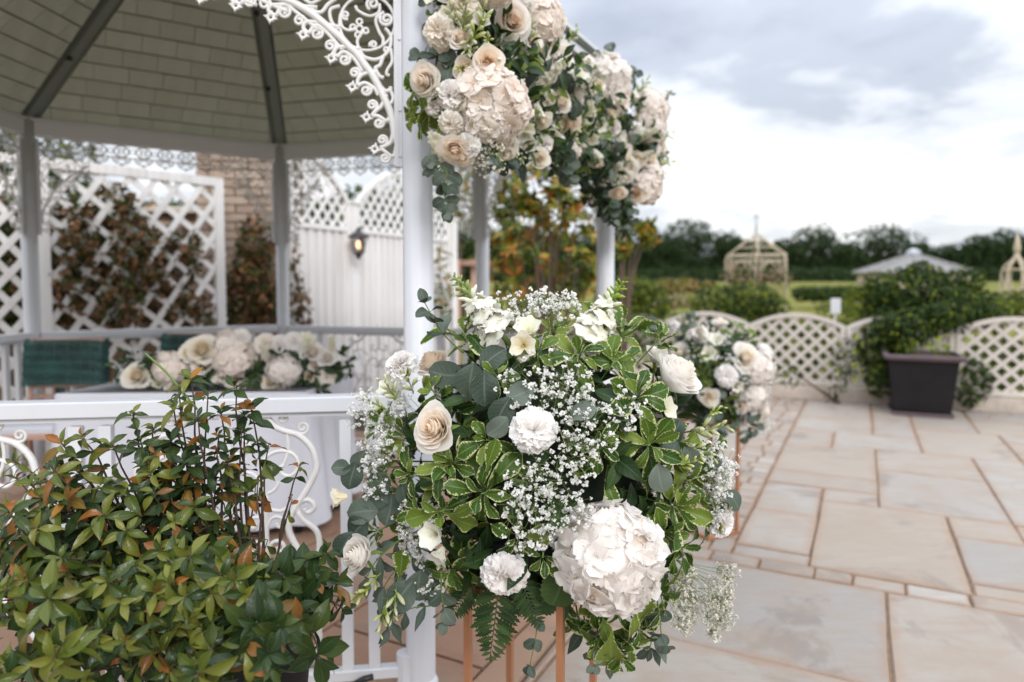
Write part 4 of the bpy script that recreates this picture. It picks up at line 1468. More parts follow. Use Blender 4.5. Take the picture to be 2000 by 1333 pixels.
def lantern():
    p = at(700, 476, 6.72)
    t = thing('wall_lantern', 'black hexagonal lantern with lit bulb on the white fence post', 'lantern', p)
    M0 = Matrix.Translation(p) @ Matrix.Scale(1.0, 4)
    b = MB()
    b.lathe([(.0, .15), (.02, .14), (.03, .12), (.10, .075), (.105, .06), (.085, .055)], 6)
    b.lathe([(.05, -.085), (.052, -.10), (.03, -.115), (.015, -.15), (.0, -.155)], 6)
    for k in range(6):
        a = k * PI / 3
        b.tube([(.085 * math.cos(a), .085 * math.sin(a), .06), (.05 * math.cos(a), .05 * math.sin(a), -.09)], .006, 4)
    link('lantern_frame', b.mesh('lantern_frame', G['black'], False), t, M0)
    br = MB().tube([(0, .14, -.05), (0, .13, .06), (0, .08, .16), (0, 0, .15)], .011, 6).box((0, .15, 0), (.06, .015, .16))
    link('wall_bracket', br.mesh('wall_bracket', G['black']), t, M0)
    gm, nt = new_mat('lantern_glass')
    out(nt, N(nt, 'MixShader', {0: .18, 1: N(nt, 'BsdfTransparent').outputs[0], 2: N(nt, 'BsdfGlossy', {'Roughness': .1}).outputs[0]}).outputs[0])
    gl = MB().lathe([(.047, -.09), (.082, .058)], 6)
    link('glass', gl.mesh('glass', gm, False), t, M0)
    em, nt = new_mat('bulb_glow')
    out(nt, N(nt, 'Emission', {0: (1.0, .55, .28, 1), 1: 3.2}).outputs[0])
    link('bulb', MB().lathe([(.010, -.05), (.019, -.025), (.021, 0), (.014, .02), (.0, .028)], 12).mesh('bulb', em), t, M0)


lantern()

# trellis with a climber, in front of the garden wall on the left
ta, tb = at(76, 557, 4.75), at(438, 557, 5.75)
ta.z = tb.z = 0
lattice('trellis', 'large white diamond trellis panel with a rusty climber growing over it', 'trellis', ta, tb, .35, lambda t: 2.10, .150, .045, 'white_wood', ang=56, angm=38, frame=.07, zb=0.0)
tc = ta - (tb - ta).normalized() * 1.3
lattice('trellis', 'white lattice panel at the far left edge, behind the left bandstand post', 'trellis', tc, ta - (tb - ta).normalized() * .03, .35, lambda t: 2.10, .13, .045, 'white_wood', ang=50, frame=.06, zb=0.0)


# ------------------------------------------------------------------ brick building and garden wall
def brickwork(owner, A, B, z0, z1, nx=None, rows=None):
    L = (B - A).length
    m = bay_matrix(A, B)
    bm = [MB().box((0, 0, 0), (.213, .05, .064), ch=.004).mesh('brick', G['brickm'], False), MB().box((0, 0, 0), (.101, .05, .064), ch=.004).mesh('brick', G['brickm'], False)]
    r = 0
    z = z0
    while z + .075 <= z1:
        x = 0
        first = r % 2
        while x < L - .05:
            w = .112 if first or L - x < .2 else .225
            first = 0
            link('brick', bm[1 if w < .2 else 0], owner, m @ Matrix.Translation((x + w / 2, R.uniform(-.002, .002), z + .037)))
            x += w
        z += .075
        r += 1


wa, wb = at(388, 557, 6.0), at(562, 557, 6.05)
wa.z = wb.z = 0
bb = thing('brick_wall', 'tall pinkish brick wall end rising behind the white trellis', 'wall', (wa + wb) / 2)
mw = bay_matrix(wa, wb)
LW = (wb - wa).length
link('wall', MB().box((LW / 2, .38, 1.8), (LW - .01, .66, 3.6)).mesh('wall', G['mortar'], False), bb, mw)
brickwork(bb, wa, wb, .75, 2.75)
link('roof', MB().box((LW / 2, .36, 3.64), (LW + .1, .86, .08)).mesh('roof', G['slate'], False), bb, mw)
ga, gb = at(-60, 557, 5.5), wa + (wa - wb).normalized() * .012
ga.z = 0
gw = thing('garden_wall', 'low brick garden wall behind the trellis, grown over by the climber', 'wall', (ga + gb) / 2)
LG = (gb - ga).length
mg = bay_matrix(ga, gb)
link('wall', MB().box((LG / 2, .135, .94), (LG - .01, .2, 1.88)).mesh('wall', G['mortar'], False), gw, mg)
brickwork(gw, ga + (gb - ga) * .28, gb, 1.2, 1.86)
link('coping', MB().box((LG / 2, .1, 1.90), (LG - .01, .30, .05), ch=.006).mesh('coping', G['plinth'], False), gw, mg)


# ------------------------------------------------------------------ loose foliage things
def blobs(cs):
    """random point in a set of ellipsoids, nearer their surface, and the outward direction"""
    ws = [c[1][0] * c[1][2] for c in cs]

    def f():
        c, r = R.choices(cs, ws)[0]
        v = rv(1)
        while v.length > 1 or v.length < .05:
            v = rv(1)
        k = v.length ** .45 / v.length
        v = v * k
        s = 1 + .22 * noise.noise(v * 2.3 + c)
        return c + Vector((v.x * r[0], v.y * r[1], v.z * r[2])) * s, v.normalized()
    return f


def bush(name, label, cat, base, cs, n, k, L, group=None, stems=4, twig='bark2', extra=None):
    t = thing(name, label, cat, base, 0, group)
    f = blobs(cs)
    b = leaf_mass(n, f, k, L)
    link('foliage', b.mesh('foliage', LM[k][0].materials[0], False), t, kind='stuff')
    if extra:
        b2 = leaf_mass(extra[1], f, extra[0], extra[2])
        link('foliage', b2.mesh('foliage', LM[extra[0]][0].materials[0], False), t, kind='stuff')
    for i in range(stems):
        c, r = cs[i % len(cs)]
        a = base + rv(.06)
        a.z = base.z
        s = MB().tube(bez(a, (a + c) / 2 + rv(.1), c + rv(.1), 6), [.022, .02, .017, .014, .011, .008, .005], 6)
        link('stem', s.mesh('stem', G[twig]), t)
    return t


def low(k, mat, prof=ELL, w=.5, n=4):
    leafkind(k, mat, [leaf(prof, w, .3 + .2 * i, .15, .05, 90 + i, nu=2, nv=2) for i in range(n)])


for k in ('bush', 'bushlt', 'vine', 'treel', 'orangef', 'pinkf'):
    low(k, k, ROUND if k in ('orangef', 'pinkf', 'treel') else ELL, .55)


def E(px, py, d, rx, ry, rz):
    """ellipsoid centred on a pixel, radii in pixels at that depth (ry in metres)"""
    return (at(px, py, d), (rx * d / F, ry, rz * d / F))


def base_of(px, d, z=-.04):
    v = at(px, 557, d)
    v.z = z
    return v


# climbers on the left
bush('climber', 'rusty red and green climber spreading over the trellis', 'climber', base_of(180, 5.1), [E(130, 480, 4.95, 60, .10, 80), E(220, 500, 5.2, 80, .10, 90), E(180, 590, 5.1, 100, .10, 60), E(300, 480, 5.45, 50, .08, 40), E(320, 590, 5.5, 60, .08, 40), E(120, 400, 4.95, 40, .08, 30), E(250, 420, 5.3, 40, .05, 24), E(270, 530, 5.35, 60, .06, 60), E(110, 560, 4.9, 50, .08, 70), E(200, 400, 5.15, 60, .05, 40), E(360, 500, 5.55, 30, .05, 50), E(380, 610, 5.6, 30, .05, 30)], 4000, 'vine', .07, stems=5, extra=('bush', 500, .06))
bush('climber', 'reddish brown climber on the brick building beside the bandstand post', 'climber', base_of(490, 5.9), [E(485, 560, 5.92, 45, .07, 70), E(500, 470, 5.95, 35, .06, 45), E(520, 600, 5.9, 40, .07, 50), E(468, 610, 5.9, 30, .07, 30)], 1100, 'vine', .07, stems=5, extra=('bush', 120, .06))
bush('climber', 'thin brown climber at the foot of the white boarded fence', 'climber', base_of(590, 6.15), [E(585, 600, 6.05, 22, .06, 40), E(578, 520, 6.08, 8, .04, 60)], 130, 'vine', .07, stems=2)
bush('climber', 'thin yellowing climber on the end of the white boarded fence', 'climber', base_of(872, 8.2), [E(868, 580, 8.1, 14, .08, 60), E(862, 500, 8.0, 12, .05, 25)], 170, 'photinia', .08, stems=2)
bush('garden_shrub', 'dark green shrub at the far left edge behind the bandstand post', 'shrub', base_of(10, 4.9), [E(15, 560, 4.9, 50, .2, 90), E(20, 440, 4.9, 40, .2, 50)], 700, 'vine', .07, stems=3, extra=('bush', 700, .07))
# greenery beyond the garden wall
bush('small_tree', 'green tree beyond the garden wall, left of the gap of sky', 'tree', base_of(60, 9.5), [E(60, 290, 9.5, 105, 1.0, 75), E(110, 390, 9.5, 60, .8, 60), E(-30, 330, 9.5, 80, .8, 80)], 2200, 'bush', .11, stems=4)
bush('hedge', 'green hedge top showing through the trellis beyond the wall', 'hedge', base_of(270, 10.5), [E(220, 420, 10.5, 80, .5, 28), E(330, 420, 10.5, 80, .5, 26), E(390, 415, 10.5, 40, .5, 22)], 1200, 'bush', .11, stems=3)
bush('small_tree', 'dark green tree standing behind the boarded fence', 'tree', base_of(760, 10.5), [E(700, 430, 10.5, 80, .8, 55), E(800, 430, 10.5, 90, .8, 62), E(640, 450, 10.5, 50, .8, 50)], 2600, 'bush', .12, stems=4)
bush('small_tree', 'thin bronze leaved tree against the sky behind the far bandstand post', 'tree', base_of(910, 9.6), [E(905, 400, 9.6, 35, .4, 50), E(925, 360, 9.6, 35, .4, 35), E(890, 340, 9.6, 20, .3, 20)], 420, 'photinia', .09, stems=4)


def gold_shrub():
    d = 5.6
    base = base_of(1050, d)
    t = thing('golden_shrub', 'tall gold and green leaved shrub with brown stems behind the front bouquet', 'shrub', base)
    tips = []
    cl = [(985, 400, 26), (1010, 450, 26), (985, 470, 30), (1040, 350, 30), (1075, 370, 30), (1100, 400, 34), (1060, 420, 24), (1090, 470, 36), (1130, 440, 34), (1140, 500, 36), (1020, 510, 34), (1075, 530, 40), (1120, 560, 40), (985, 530, 26), (1000, 350, 20), (1110, 340, 24), (1030, 400, 22), (1150, 380, 24), (970, 430, 18), (1155, 550, 26), (1060, 380, 30), (1015, 410, 26), (1110, 520, 34), (1000, 495, 28), (1050, 470, 30), (1130, 400, 30), (1080, 330, 20), (1000, 570, 26), (1040, 560, 30)]
    far = MB()
    for (x, y, r) in cl:
        c = at(x, y, d + R.uniform(-.35, .35))
        a = base + Vector((R.uniform(-.07, .07), R.uniform(-.1, .1), 0))
        mid = a.lerp(c, .55) + Vector((0, 0, .1)) + rv(.08)
        pth = bez(a, mid, c, 7)
        s = link('branch', MB().tube(pth, [.014, .013, .012, .010, .008, .007, .005, .003], 6).mesh('branch', G['bark2']), t)
        R_ = r * d / F
        for w in range(5):
            wc = c + Vector((R.uniform(-1, 1), R.uniform(-1, 1), R.uniform(-.9, .9))) * R_
            ax = (wc - c) + Vector((0, -.02, .1))
            for j in range(8):
                g = j * 2.4
                x_ = ax.normalized().orthogonal()
                o = Matrix.Rotation(g, 3, ax.normalized()) @ x_
                dd = o + ax.normalized() * R.uniform(.2, 1.0)
                L = R.uniform(.09, .125)
                if len(tips) < 290 and w < 2 and R.random() < .7:
                    tips.append(put_leaf('photinia', wc, dd, ax, L, t))
                else:
                    leaf_into(far, 'photinia', wc, dd, ax, L)
    link('foliage', far.mesh('foliage', G['photinia'], False), t, kind='stuff')


gold_shrub()


def gold_branch():
    d = 5.3
    base = base_of(1225, d)
    t = thing('golden_shrub', 'smaller golden shrub with one leaning stem, right of the far white post', 'shrub', base)
    far = MB()
    for (x, y, r) in ((1245, 450, 18), (1262, 440, 16), (1225, 455, 16), (1215, 490, 14), (1270, 460, 12), (1210, 440, 12)):
        c = at(x, y, d)
        a = base + rv(.02)
        link('branch', MB().tube(bez(a, at(1212, 520, d), c, 7), [.011, .010, .009, .008, .007, .006, .004, .003], 6).mesh('branch', G['bark2']), t)
        for w in range(4):
            wc = c + rv(r * d / F)
            ax = (wc - c).normalized() + Vector((0, 0, .4))
            for j in range(8):
                o = Matrix.Rotation(j * 2.4, 3, ax.normalized()) @ ax.normalized().orthogonal()
                put_leaf('photinia', wc, o + ax.normalized() * R.uniform(.2, 1), ax, R.uniform(.07, .11), t)


gold_branch()

# bushes between the patio and the field
bush('small_tree', 'dark green bushy tree behind the golden shrub', 'tree', base_of(1040, 10.5), [E(1010, 500, 10.5, 60, .5, 60), E(1090, 520, 10.5, 70, .5, 55), E(990, 390, 10.5, 24, .4, 50), E(950, 490, 10.5, 36, .4, 40), E(915, 500, 10.5, 30, .4, 34)], 2200, 'bush', .11, stems=4)
bush('garden_bush', 'light green bush just right of the far white bandstand post', 'bush', base_of(1250, 8.6), [E(1235, 570, 8.6, 45, .35, 30), E(1270, 590, 8.6, 40, .35, 35), E(1225, 615, 8.6, 40, .3, 35)], 1700, 'bushlt', .062, stems=3, extra=('bush', 700, .06))
bush('garden_bush', 'rounded green bush in front of the cream wire pavilion', 'bush', base_of(1440, 8.9), [E(1400, 595, 8.9, 52, .4, 36), E(1460, 585, 8.9, 55, .4, 34), E(1500, 605, 8.9, 36, .35, 32), E(1430, 630, 8.9, 75, .4, 34)], 2600, 'bush', .062, stems=4, extra=('bushlt', 1300, .06))
bush('garden_bush', 'large spreading dark green bush behind the square planter', 'bush', base_of(1800, 7.35), [E(1790, 580, 7.4, 80, .4, 52), E(1750, 620, 7.4, 60, .35, 48), E(1860, 600, 7.4, 72, .4, 46), E(1910, 620, 7.4, 50, .35, 28), E(1725, 680, 7.15, 38, .25, 58), E(1715, 735, 7.05, 24, .15, 36), E(1800, 540, 7.4, 30, .3, 24), E(1885, 550, 7.4, 24, .25, 26), E(1715, 570, 7.4, 26, .25, 34), E(1775, 640, 6.85, 55, .14, 34), E(1850, 620, 6.8, 50, .12, 26), E(1740, 665, 6.95, 30, .12, 30)], 8500, 'bush', .062, stems=6, extra=('bushlt', 1000, .055))
bush('ivy', 'ivy trailing along the foot of the fence right of the planter', 'ivy', base_of(1900, 6.95), [E(1905, 745, 6.8, 26, .12, 42), E(1890, 775, 6.7, 18, .1, 20)], 420, 'bush', .055, stems=2)
bush('ivy', 'ivy trailing through the low fence left of the planter', 'ivy', base_of(1655, 7.2), [E(1620, 770, 7.1, 8, .06, 14), E(1535, 735, 7.2, 34, .1, 20), E(1640, 755, 7.1, 10, .05, 22), E(1655, 700, 7.2, 30, .06, 40)], 300, 'bush', .05, stems=2)
bush('flower_bed', 'bed of orange and cream flowers at the edge of the field', 'flower bed', base_of(1320, 16, 0), [E(1320, 560, 16, 55, .8, 14), E(1375, 562, 16, 25, .6, 12), E(1275, 575, 16, 40, .6, 12)], 700, 'orangef', .10, stems=3, extra=('bush', 500, .11))
bush('flower_bed', 'bed of pale pink and white flowers beyond the light green bush', 'flower bed', base_of(1310, 12, 0), [E(1310, 588, 12, 50, .6, 10)], 350, 'pinkf', .085, stems=2, extra=('bushlt', 350, .09))
bush('hedge', 'long clipped dark hedge crossing the field', 'hedge', base_of(1600, 30, .2), [E(1570 + 22 * i, 574, 30, 20, .6, 12) for i in range(6)], 2600, 'bush', .17, stems=4)
bush('garden_bush', 'loose yellow green bush left of the big bush, by the white plant sign', 'bush', base_of(1660, 9.5), [E(1650, 620, 9.5, 50, .4, 30), E(1690, 590, 9.5, 34, .4, 36), E(1600, 640, 9.5, 50, .4, 22)], 1500, 'bushlt', .065, stems=3)
bush('garden_bush', 'low yellow green growth at the right edge beyond the fence', 'bush', base_of(1960, 9.5), [E(1950, 600, 9.5, 60, .4, 26), E(2010, 600, 9.5, 40, .4, 34)], 1100, 'bushlt', .065, stems=3, extra=('bush', 400, .06))
bush('garden_shrub', 'leafy growth behind the low fence, hidden by the second bouquet', 'shrub', base_of(1330, 8.6), [E(1310, 655, 8.3, 70, .2, 45), E(1420, 680, 8.2, 60, .2, 45)], 1100, 'bush', .06, stems=3)
bush('garden_shrub', 'low plants growing close behind the low lattice fence', 'shrub', base_of(1570, 8.0), [E(1560, 690, 7.9, 95, .15, 60)], 1300, 'bush', .06, stems=3, extra=('bushlt', 300, .06))
bush('garden_shrub', 'plants growing close behind the lattice at the right edge', 'shrub', base_of(1950, 7.3), [E(1950, 715, 7.3, 85, .15, 55)], 900, 'bush', .06, stems=3, extra=('bushlt', 500, .06))

# ------------------------------------------------------------------ low scalloped fence on a plinth
FB = 8.22                                  # the fence runs along the far edge of the patio
LAB = {0: 'low arched white lattice fence panel left of the planter, beside the second bouquet', 1: 'low arched white lattice fence panel mostly hidden behind the planter and big bush', 2: 'low arched white lattice fence panel at the right edge of the photo', -1: 'low arched lattice fence panel directly behind the second bouquet', -2: 'low arched lattice fence panel seen between the two bouquets'}
for k in range(-2, 3):
    lattice('lattice_fence', LAB[k], 'fence', ab(-1.147 + k, FB), ab(-1.147 + k + .985, FB), .17, arch(.775, .915), .108, .038, 'cream_wood', ang=45, frame=.045, zb=.13, group='low arched lattice fence panels')
pl = MB()
pl.bar(ab(-3.3, FB, .05), ab(3.3, FB, .05), .14, .16)
tag(link('plinth', pl.mesh('plinth', G['plinth'], False)), 'low pale stone plinth under the lattice fence along the patio edge', 'plinth')


def planter():
    c = ground(1800, 816) + VB * .29
    t = thing('planter', 'square dark tapered planter with mauve rim on the patio by the fence', 'planter', c, math.radians(-25))
    m = WM[t] @ Matrix.Diagonal((1.03, 1.03, .98, 1))

    def sq(prof, mat, name):
        b = MB()
        vs = [(s * i, s * j, z) for s, z in prof for i, j in ((-1, -1), (1, -1), (1, 1), (-1, 1))]
        b.add(vs, [(l * 4 + i, l * 4 + (i + 1) % 4, l * 4 + 4 + (i + 1) % 4, l * 4 + 4 + i) for l in range(len(prof) - 1) for i in range(4)] + [(0, 1, 2, 3)])
        return link(name, b.mesh(name, G[mat], False), t, m)
    sq([(.225, .035), (.235, .1), (.262, .40), (.275, .545)], 'pot', 'body')
    sq([(.245, 0), (.250, .02), (.246, .034)], 'potrim', 'foot')
    sq([(.278, .546), (.318, .556), (.324, .585), (.312, .600), (.285, .600), (.278, .54)], 'potrim', 'rim')
    link('soil', MB().box((0, 0, .545), (.545, .545, .02)).mesh('soil', G['soil'], False), t, m)
    f = blobs([(c + Vector((.16, -.05, .61)), (.10, .1, .05)), (c + Vector((-.1, .05, .64)), (.10, .1, .07))])
    link('seedlings', leaf_mass(90, f, 'bushlt', .055).mesh('seedlings', G['bushlt'], False), t, kind='stuff')


planter()


def litter():
    b = MB()
    for i in range(230):
        a, q = R.uniform(-2.2, 3.2), R.random() ** 2.2
        p = ab(a, 8.08 - .45 * q, .004)
        leaf_into(b, 'vine', p, Vector((R.uniform(-1, 1), R.uniform(-1, 1), 0)), Vector((0, 0, 1)) + rv(.3), R.uniform(.02, .05))
    link('fallen_leaves', b.mesh('fallen_leaves', G['vine'], False), None, kind='stuff')


litter()


def plant_sign():
    p = at(1632, 598, 9.0)
    t = thing('plant_sign', 'small white sign on a stake among the bushes beyond the fence', 'sign', (p.x, p.y, -.04))
    b = MB().box(p, (.13, .012, .20), ch=.003)
    link('board', b.mesh('board', G['white'], False), t)
    link('stake', MB().bar((p.x, p.y + .016, -.04), (p.x, p.y + .016, p.z + .05), .03, .02, up=(0, 1, 0)).mesh('stake', G['cream_wood'], False), t)


plant_sign()


def timber_rail():
    a, b = at(893, 514, 9.3), at(945, 514, 9.0)
    t = thing('timber_rail', 'pinkish timber rail and post beyond the far bandstand post', 'rail', ((a.x + b.x) / 2, a.y, 0))
    link('rail', MB().bar(a, b, .05, .07).mesh('rail', G['rosewood'], False), t)
    for px in (893, 925):
        p = at(px, 514, 9.15)
        link('post', MB().bar((p.x, p.y + .06, -.05), (p.x, p.y + .06, p.z + .05), .07, .07, up=(0, 1, 0)).mesh('post', G['rosewood'], False), t)


timber_rail()


def wire_pavilion():
    d = 15.0
    c = at(1475, 557, d)
    z0 = GH(d)
    t = thing('wire_pavilion', 'cream open wire pavilion with pointed roof and finial, standing in the garden', 'pavilion', (c.x, c.y, z0))
    k = d / F
    r, ze, za = 60 * k, CH + 57 * k, CH + 100 * k
    n = 6
    P = [Vector((c.x + r * math.cos(2 * PI * (i + .25) / n), c.y + r * math.sin(2 * PI * (i + .25) / n), 0)) for i in range(n)]
    A = Vector((c.x, c.y, za))
    for i in range(n):
        p, q = P[i], P[(i + 1) % n]
        b = MB()
        for o in (-.06, .06):
            w = (q - p).normalized() * o
            b.tube([Vector((p.x, p.y, z0)) + w, Vector((p.x, p.y, ze - .1)) + w, Vector((p.x, p.y, ze)).lerp(A, .06) + w * .7], .015, 5)
        link('post', b.mesh('post', G['obelisk']), t)
        link('rafter', MB().tube([Vector((p.x, p.y, ze)), A], .022, 5).mesh('rafter', G['obelisk']), t)
        b = MB()
        pe, qe = Vector((p.x, p.y, ze)), Vector((q.x, q.y, ze))
        b.tube([pe, qe], .019, 5)
        b.tube([pe - Vector((0, 0, .12)), qe - Vector((0, 0, .12))], .014, 5)
        for f in (.36, .66):
            b.tube([pe.lerp(A, f), qe.lerp(A, f)], .010, 5)
        b.tube([pe.lerp(qe, s) - Vector((0, 0, .12 + .35 * abs(2 * s - 1) ** 2)) for s in [j / 10 for j in range(11)]], .016, 5)
        link('ring_bars', b.mesh('ring_bars', G['obelisk']), t)
    link('finial', MB().tube([A, A + Vector((0, 0, .40))], .022, 6).mesh('finial', G['galv']), t)
    link('weathervane', MB().box(A + Vector((0, 0, .36)), (.10, .02, .12)).mesh('weathervane', G['galv'], False), t)
    bush('climbing_rose', 'pale pink climbing rose around the feet of the wire pavilion', 'rose', Vector((c.x, c.y - .5, z0)), [E(1440, 535, d - .6, 26, .2, 18), E(1500, 535, d - .6, 30, .2, 14), E(1475, 548, d - .6, 50, .2, 12), E(1425, 525, d, 12, .2, 18), E(1530, 545, d, 10, .3, 22)], 520, 'pinkf', .085, stems=3, extra=('bush', 380, .09))


wire_pavilion()


def obelisk():
    d = 10.5
    c = at(1984, 557, d)
    z0 = GH(d)
    k = d / F
    t = thing('garden_obelisk', 'tall slim cream wire obelisk at the right edge of the garden', 'obelisk', (c.x, c.y, z0))
    za = CH + 70 * k
    A = Vector((c.x, c.y, za))
    for i in range(6):
        a = 2 * PI * i / 6 + .3
        q = lambda r, z: Vector((c.x + r * k * math.cos(a), c.y + r * k * math.sin(a), z))
        b = MB().tube(smooth_path([q(30, z0), q(27, CH - 40 * k), q(25, CH), q(23, CH + 25 * k), q(18, CH + 38 * k), q(5, CH + 52 * k), A], 4), .018, 5)
        link('rod', b.mesh('rod', G['obelisk']), t)
        b = MB().tube(smooth_path([q(26, CH - 60 * k), q(14, CH - 20 * k), q(24, CH + 20 * k)], 4), .011, 4)
        link('scroll_rod', b.mesh('scroll_rod', G['obelisk']), t)
    for z, r in ((CH + 30 * k, 22), (CH - 10 * k, 26), (CH - 55 * k, 28)):
        link('hoop', MB().tube([Vector((c.x + r * k * math.cos(2 * PI * j / 24), c.y + r * k * math.sin(2 * PI * j / 24), z)) for j in range(25)], .014, 5).mesh('hoop', G['obelisk']), t)
    link('finial', MB().lathe([(.02, -.1), (.05, 0), (.035, .1), (.0, .28)], 8, c=A).mesh('finial', G['obelisk']), t)


obelisk()


def pavilion():
    d = 34
    k = d / F
    c = at(1782, 557, d)
    z0 = GH(d)
    t = thing('garden_pavilion', 'low building with shallow grey hipped roof beyond the big bush', 'pavilion', (c.x, c.y, z0))
    r = 107 * k
    ze, za = CH + 25 * k, CH + 62 * k
    n = 8
    P = [Vector((c.x + r * math.cos(2 * PI * (i + .5) / n), c.y + r * math.sin(2 * PI * (i + .5) / n), ze)) for i in range(n)]
    A = Vector((c.x, c.y, za))
    for i in range(n):
        p, q = P[i], P[(i + 1) % n]
        nn = (q - p).cross(A - p).normalized()
        rp = link('roof_panel', prism([p, q, A], -nn, .08).mesh('roof_panel', G['slate'], False), t)
        link('ridge', MB().bar(p + Vector((0, 0, .04)), A + Vector((0, 0, .04)), .10, .05).mesh('ridge', G['slate'], False), rp)
        for f in (.15, .32, .49, .66, .82):
            link('slate_course', MB().bar(p.lerp(A, f) + nn * .035, q.lerp(A, f) + nn * .035, .03, .03, up=nn).mesh('slate_course', G['galv'], False), rp)
        pi, qi = [Vector((c.x, c.y, 0)).lerp(Vector((v.x, v.y, 0)), .88) for v in (p, q)]
        w = link('wall', MB().bar((pi.x, pi.y, (z0 + ze) / 2), (qi.x, qi.y, (z0 + ze) / 2), .12, ze - z0).mesh('wall', G['wallbeige'], False), t)
    link('lantern_cap', MB().lathe([(.35, -.05), (.30, .12), (.0, .25)], 8, c=A).mesh('lantern_cap', G['galv'], False), t)


pavilion()


# ------------------------------------------------------------------ woodland beyond the field
def woodland():
    spec = [(860, 470, 60), (930, 455, 55), (985, 470, 50), (1040, 460, 60), (1105, 468, 55), (1170, 462, 55), (1235, 475, 50), (1290, 470, 50), (1345, 452, 62), (1425, 462, 50), (1480, 470, 55), (1530, 475, 45), (1590, 462, 62), (1650, 478, 50), (1720, 462, 72), (1790, 478, 50), (1850, 488, 52), (1910, 482, 48), (1960, 474, 52), (2020, 480, 55)]
    for i, (px, ty, rw) in enumerate(spec):
        ty += -14 + [0, -8, 10, -6, 6, -10, 12, 0, -10, 8, 14, 8, -8, 14, -8, 12, 6, -6, -10, 4][i]
        rw *= [1, 1.15, .9, 1.1, .9, 1.2, .8, 1, 1.15, .9, .8, .85, 1.15, .8, 1.2, .85, .9, 1.1, 1.1, 1][i]
        d = 150 + (i * 37) % 25
        k = d / F
        z0 = GH(d)
        H = CH + (557 - ty) * k - z0
        c = at(px, 557, d)
        r = rw * k
        lab = 'dark woodland tree %s' % ['behind the far white bandstand post', 'just left of the golden shrub', 'behind the golden shrub, left side', 'behind the golden shrub, middle', 'behind the golden shrub, right side', 'beside the far right white post', 'above the light green bush', 'left of the tallest tree near the wire pavilion', 'tall and rounded, left of the wire pavilion', 'thin topped, just left of the wire pavilion roof', 'straight behind the wire pavilion', 'just right of the wire pavilion', 'round and gappy, right of the wire pavilion', 'in the dip left of the grey roof', 'tall and broad, behind the grey roof', 'behind the right slope of the grey roof', 'right of the grey roof', 'between the grey roof and the wire obelisk', 'behind the wire obelisk', 'at the right edge of the photo'][i]
        t = thing('woodland_tree', lab, 'tree', (c.x, c.y, z0), 0, 'trees of the wood beyond the field')
        cs = []
        for j in range(9):
            a = j * 2.4
            rr = r * .62 * math.sqrt(j / 9)
            hz = z0 + H * (.26 + .50 * ((j * 5) % 9) / 9)
            cs.append((Vector((c.x + rr * math.cos(a), c.y + rr * math.sin(a) * .7, hz)), (r * .55, r * .5, H * .24)))
        cs.append((Vector((c.x, c.y, z0 + H * .80)), (r * .55, r * .5, H * .22)))
        b = leaf_mass(2600, blobs(cs), 'treel', .95)
        link('crown', b.mesh('crown', G['treel'], False), t)
        tr = MB().tube([(c.x, c.y, z0 - .2), (c.x + .1, c.y, z0 + H * .4), (c.x - .1, c.y, z0 + H * .75)], [.45, .3, .12], 8)
        for j in range(4):
            a = j * 1.57 + .4
            tr.tube([(c.x, c.y, z0 + H * .35), (c.x + r * .5 * math.cos(a), c.y + r * .4 * math.sin(a), z0 + H * .62)], [.2, .06], 6)
        link('trunk', tr.mesh('trunk', G['bark2']), t)
    # the depth of the wood behind the first trees reads as one mass
    b = leaf_mass(9000, (lambda: (Vector((R.uniform(-60, 190), R.uniform(182, 200), GH(190) + R.random() ** .8 * 6.6)), Vector((0, -1, .3)))), 'treel', 1.6)
    b.merge(leaf_mass(5000, (lambda: (Vector((R.uniform(-40, 170), R.uniform(146, 150), GH(150) + R.random() * 2.6)), Vector((0, -1, .3)))), 'treel', 1.1))
    link('woods', b.mesh('woods', G['treel'], False), None, kind='stuff')


woodland()


# ================================================================== FLOWERS
def ellip(C, r):
    """surf(px, py, out) -> point on the ellipsoid seen at that pixel and the outward direction"""
    o = Vector((0, 0, CH))

    def f(px, py, push=0.0):
        v = raydir(px, py).normalized()
        A = Vector((v.x / r[0], v.y / r[1], v.z / r[2]))
        B = (o - C)
        B = Vector((B.x / r[0], B.y / r[1], B.z / r[2]))
        a, b, c = A.dot(A), 2 * A.dot(B), B.dot(B) - 1
        D = b * b - 4 * a * c
        t = (-b - math.sqrt(D)) / (2 * a) if D > 0 else -b / (2 * a)
        p = o + v * t
        g = p - C
        g = Vector((g.x / r[0] ** 2, g.y / r[1] ** 2, g.z / r[2] ** 2)).normalized()
        return p - v * push, g
    return f


def tocam(p):
    return (Vector((0, 0, CH)) - p).normalized()


def px2m(p, px):
    return px * p.y / F


def stand(name, label, cx, cy, rz, w, ztop, tube, group=None):
    t = thing(name, label, 'flower stand', (cx, cy, 0), rz, group)
    m = WM[t]
    for i, j in ((-1, -1), (1, -1), (1, 1), (-1, 1)):
        link('leg', MB().box((i * w / 2, j * w / 2, ztop / 2), (tube, tube, ztop), ch=.0015).mesh('leg', G['copper'], False), t, m)
    for nm, z in (('base_frame', tube / 2 + .001), ('top_frame', ztop - tube / 2)):
        b = MB()
        for i in (-1, 1):
            b.box((0, i * w / 2, z), (w - tube - .001, tube * .96, tube * .96))
            b.box((i * w / 2, 0, z), (tube * .96, w - tube - .001, tube * .96))
        link(nm, b.mesh(nm, G['copper'], False), t, m)
    link('top_plate', MB().box((0, 0, ztop + .003), (w, w, .005)).mesh('top_plate', G['copper'], False), t, m)
    return t


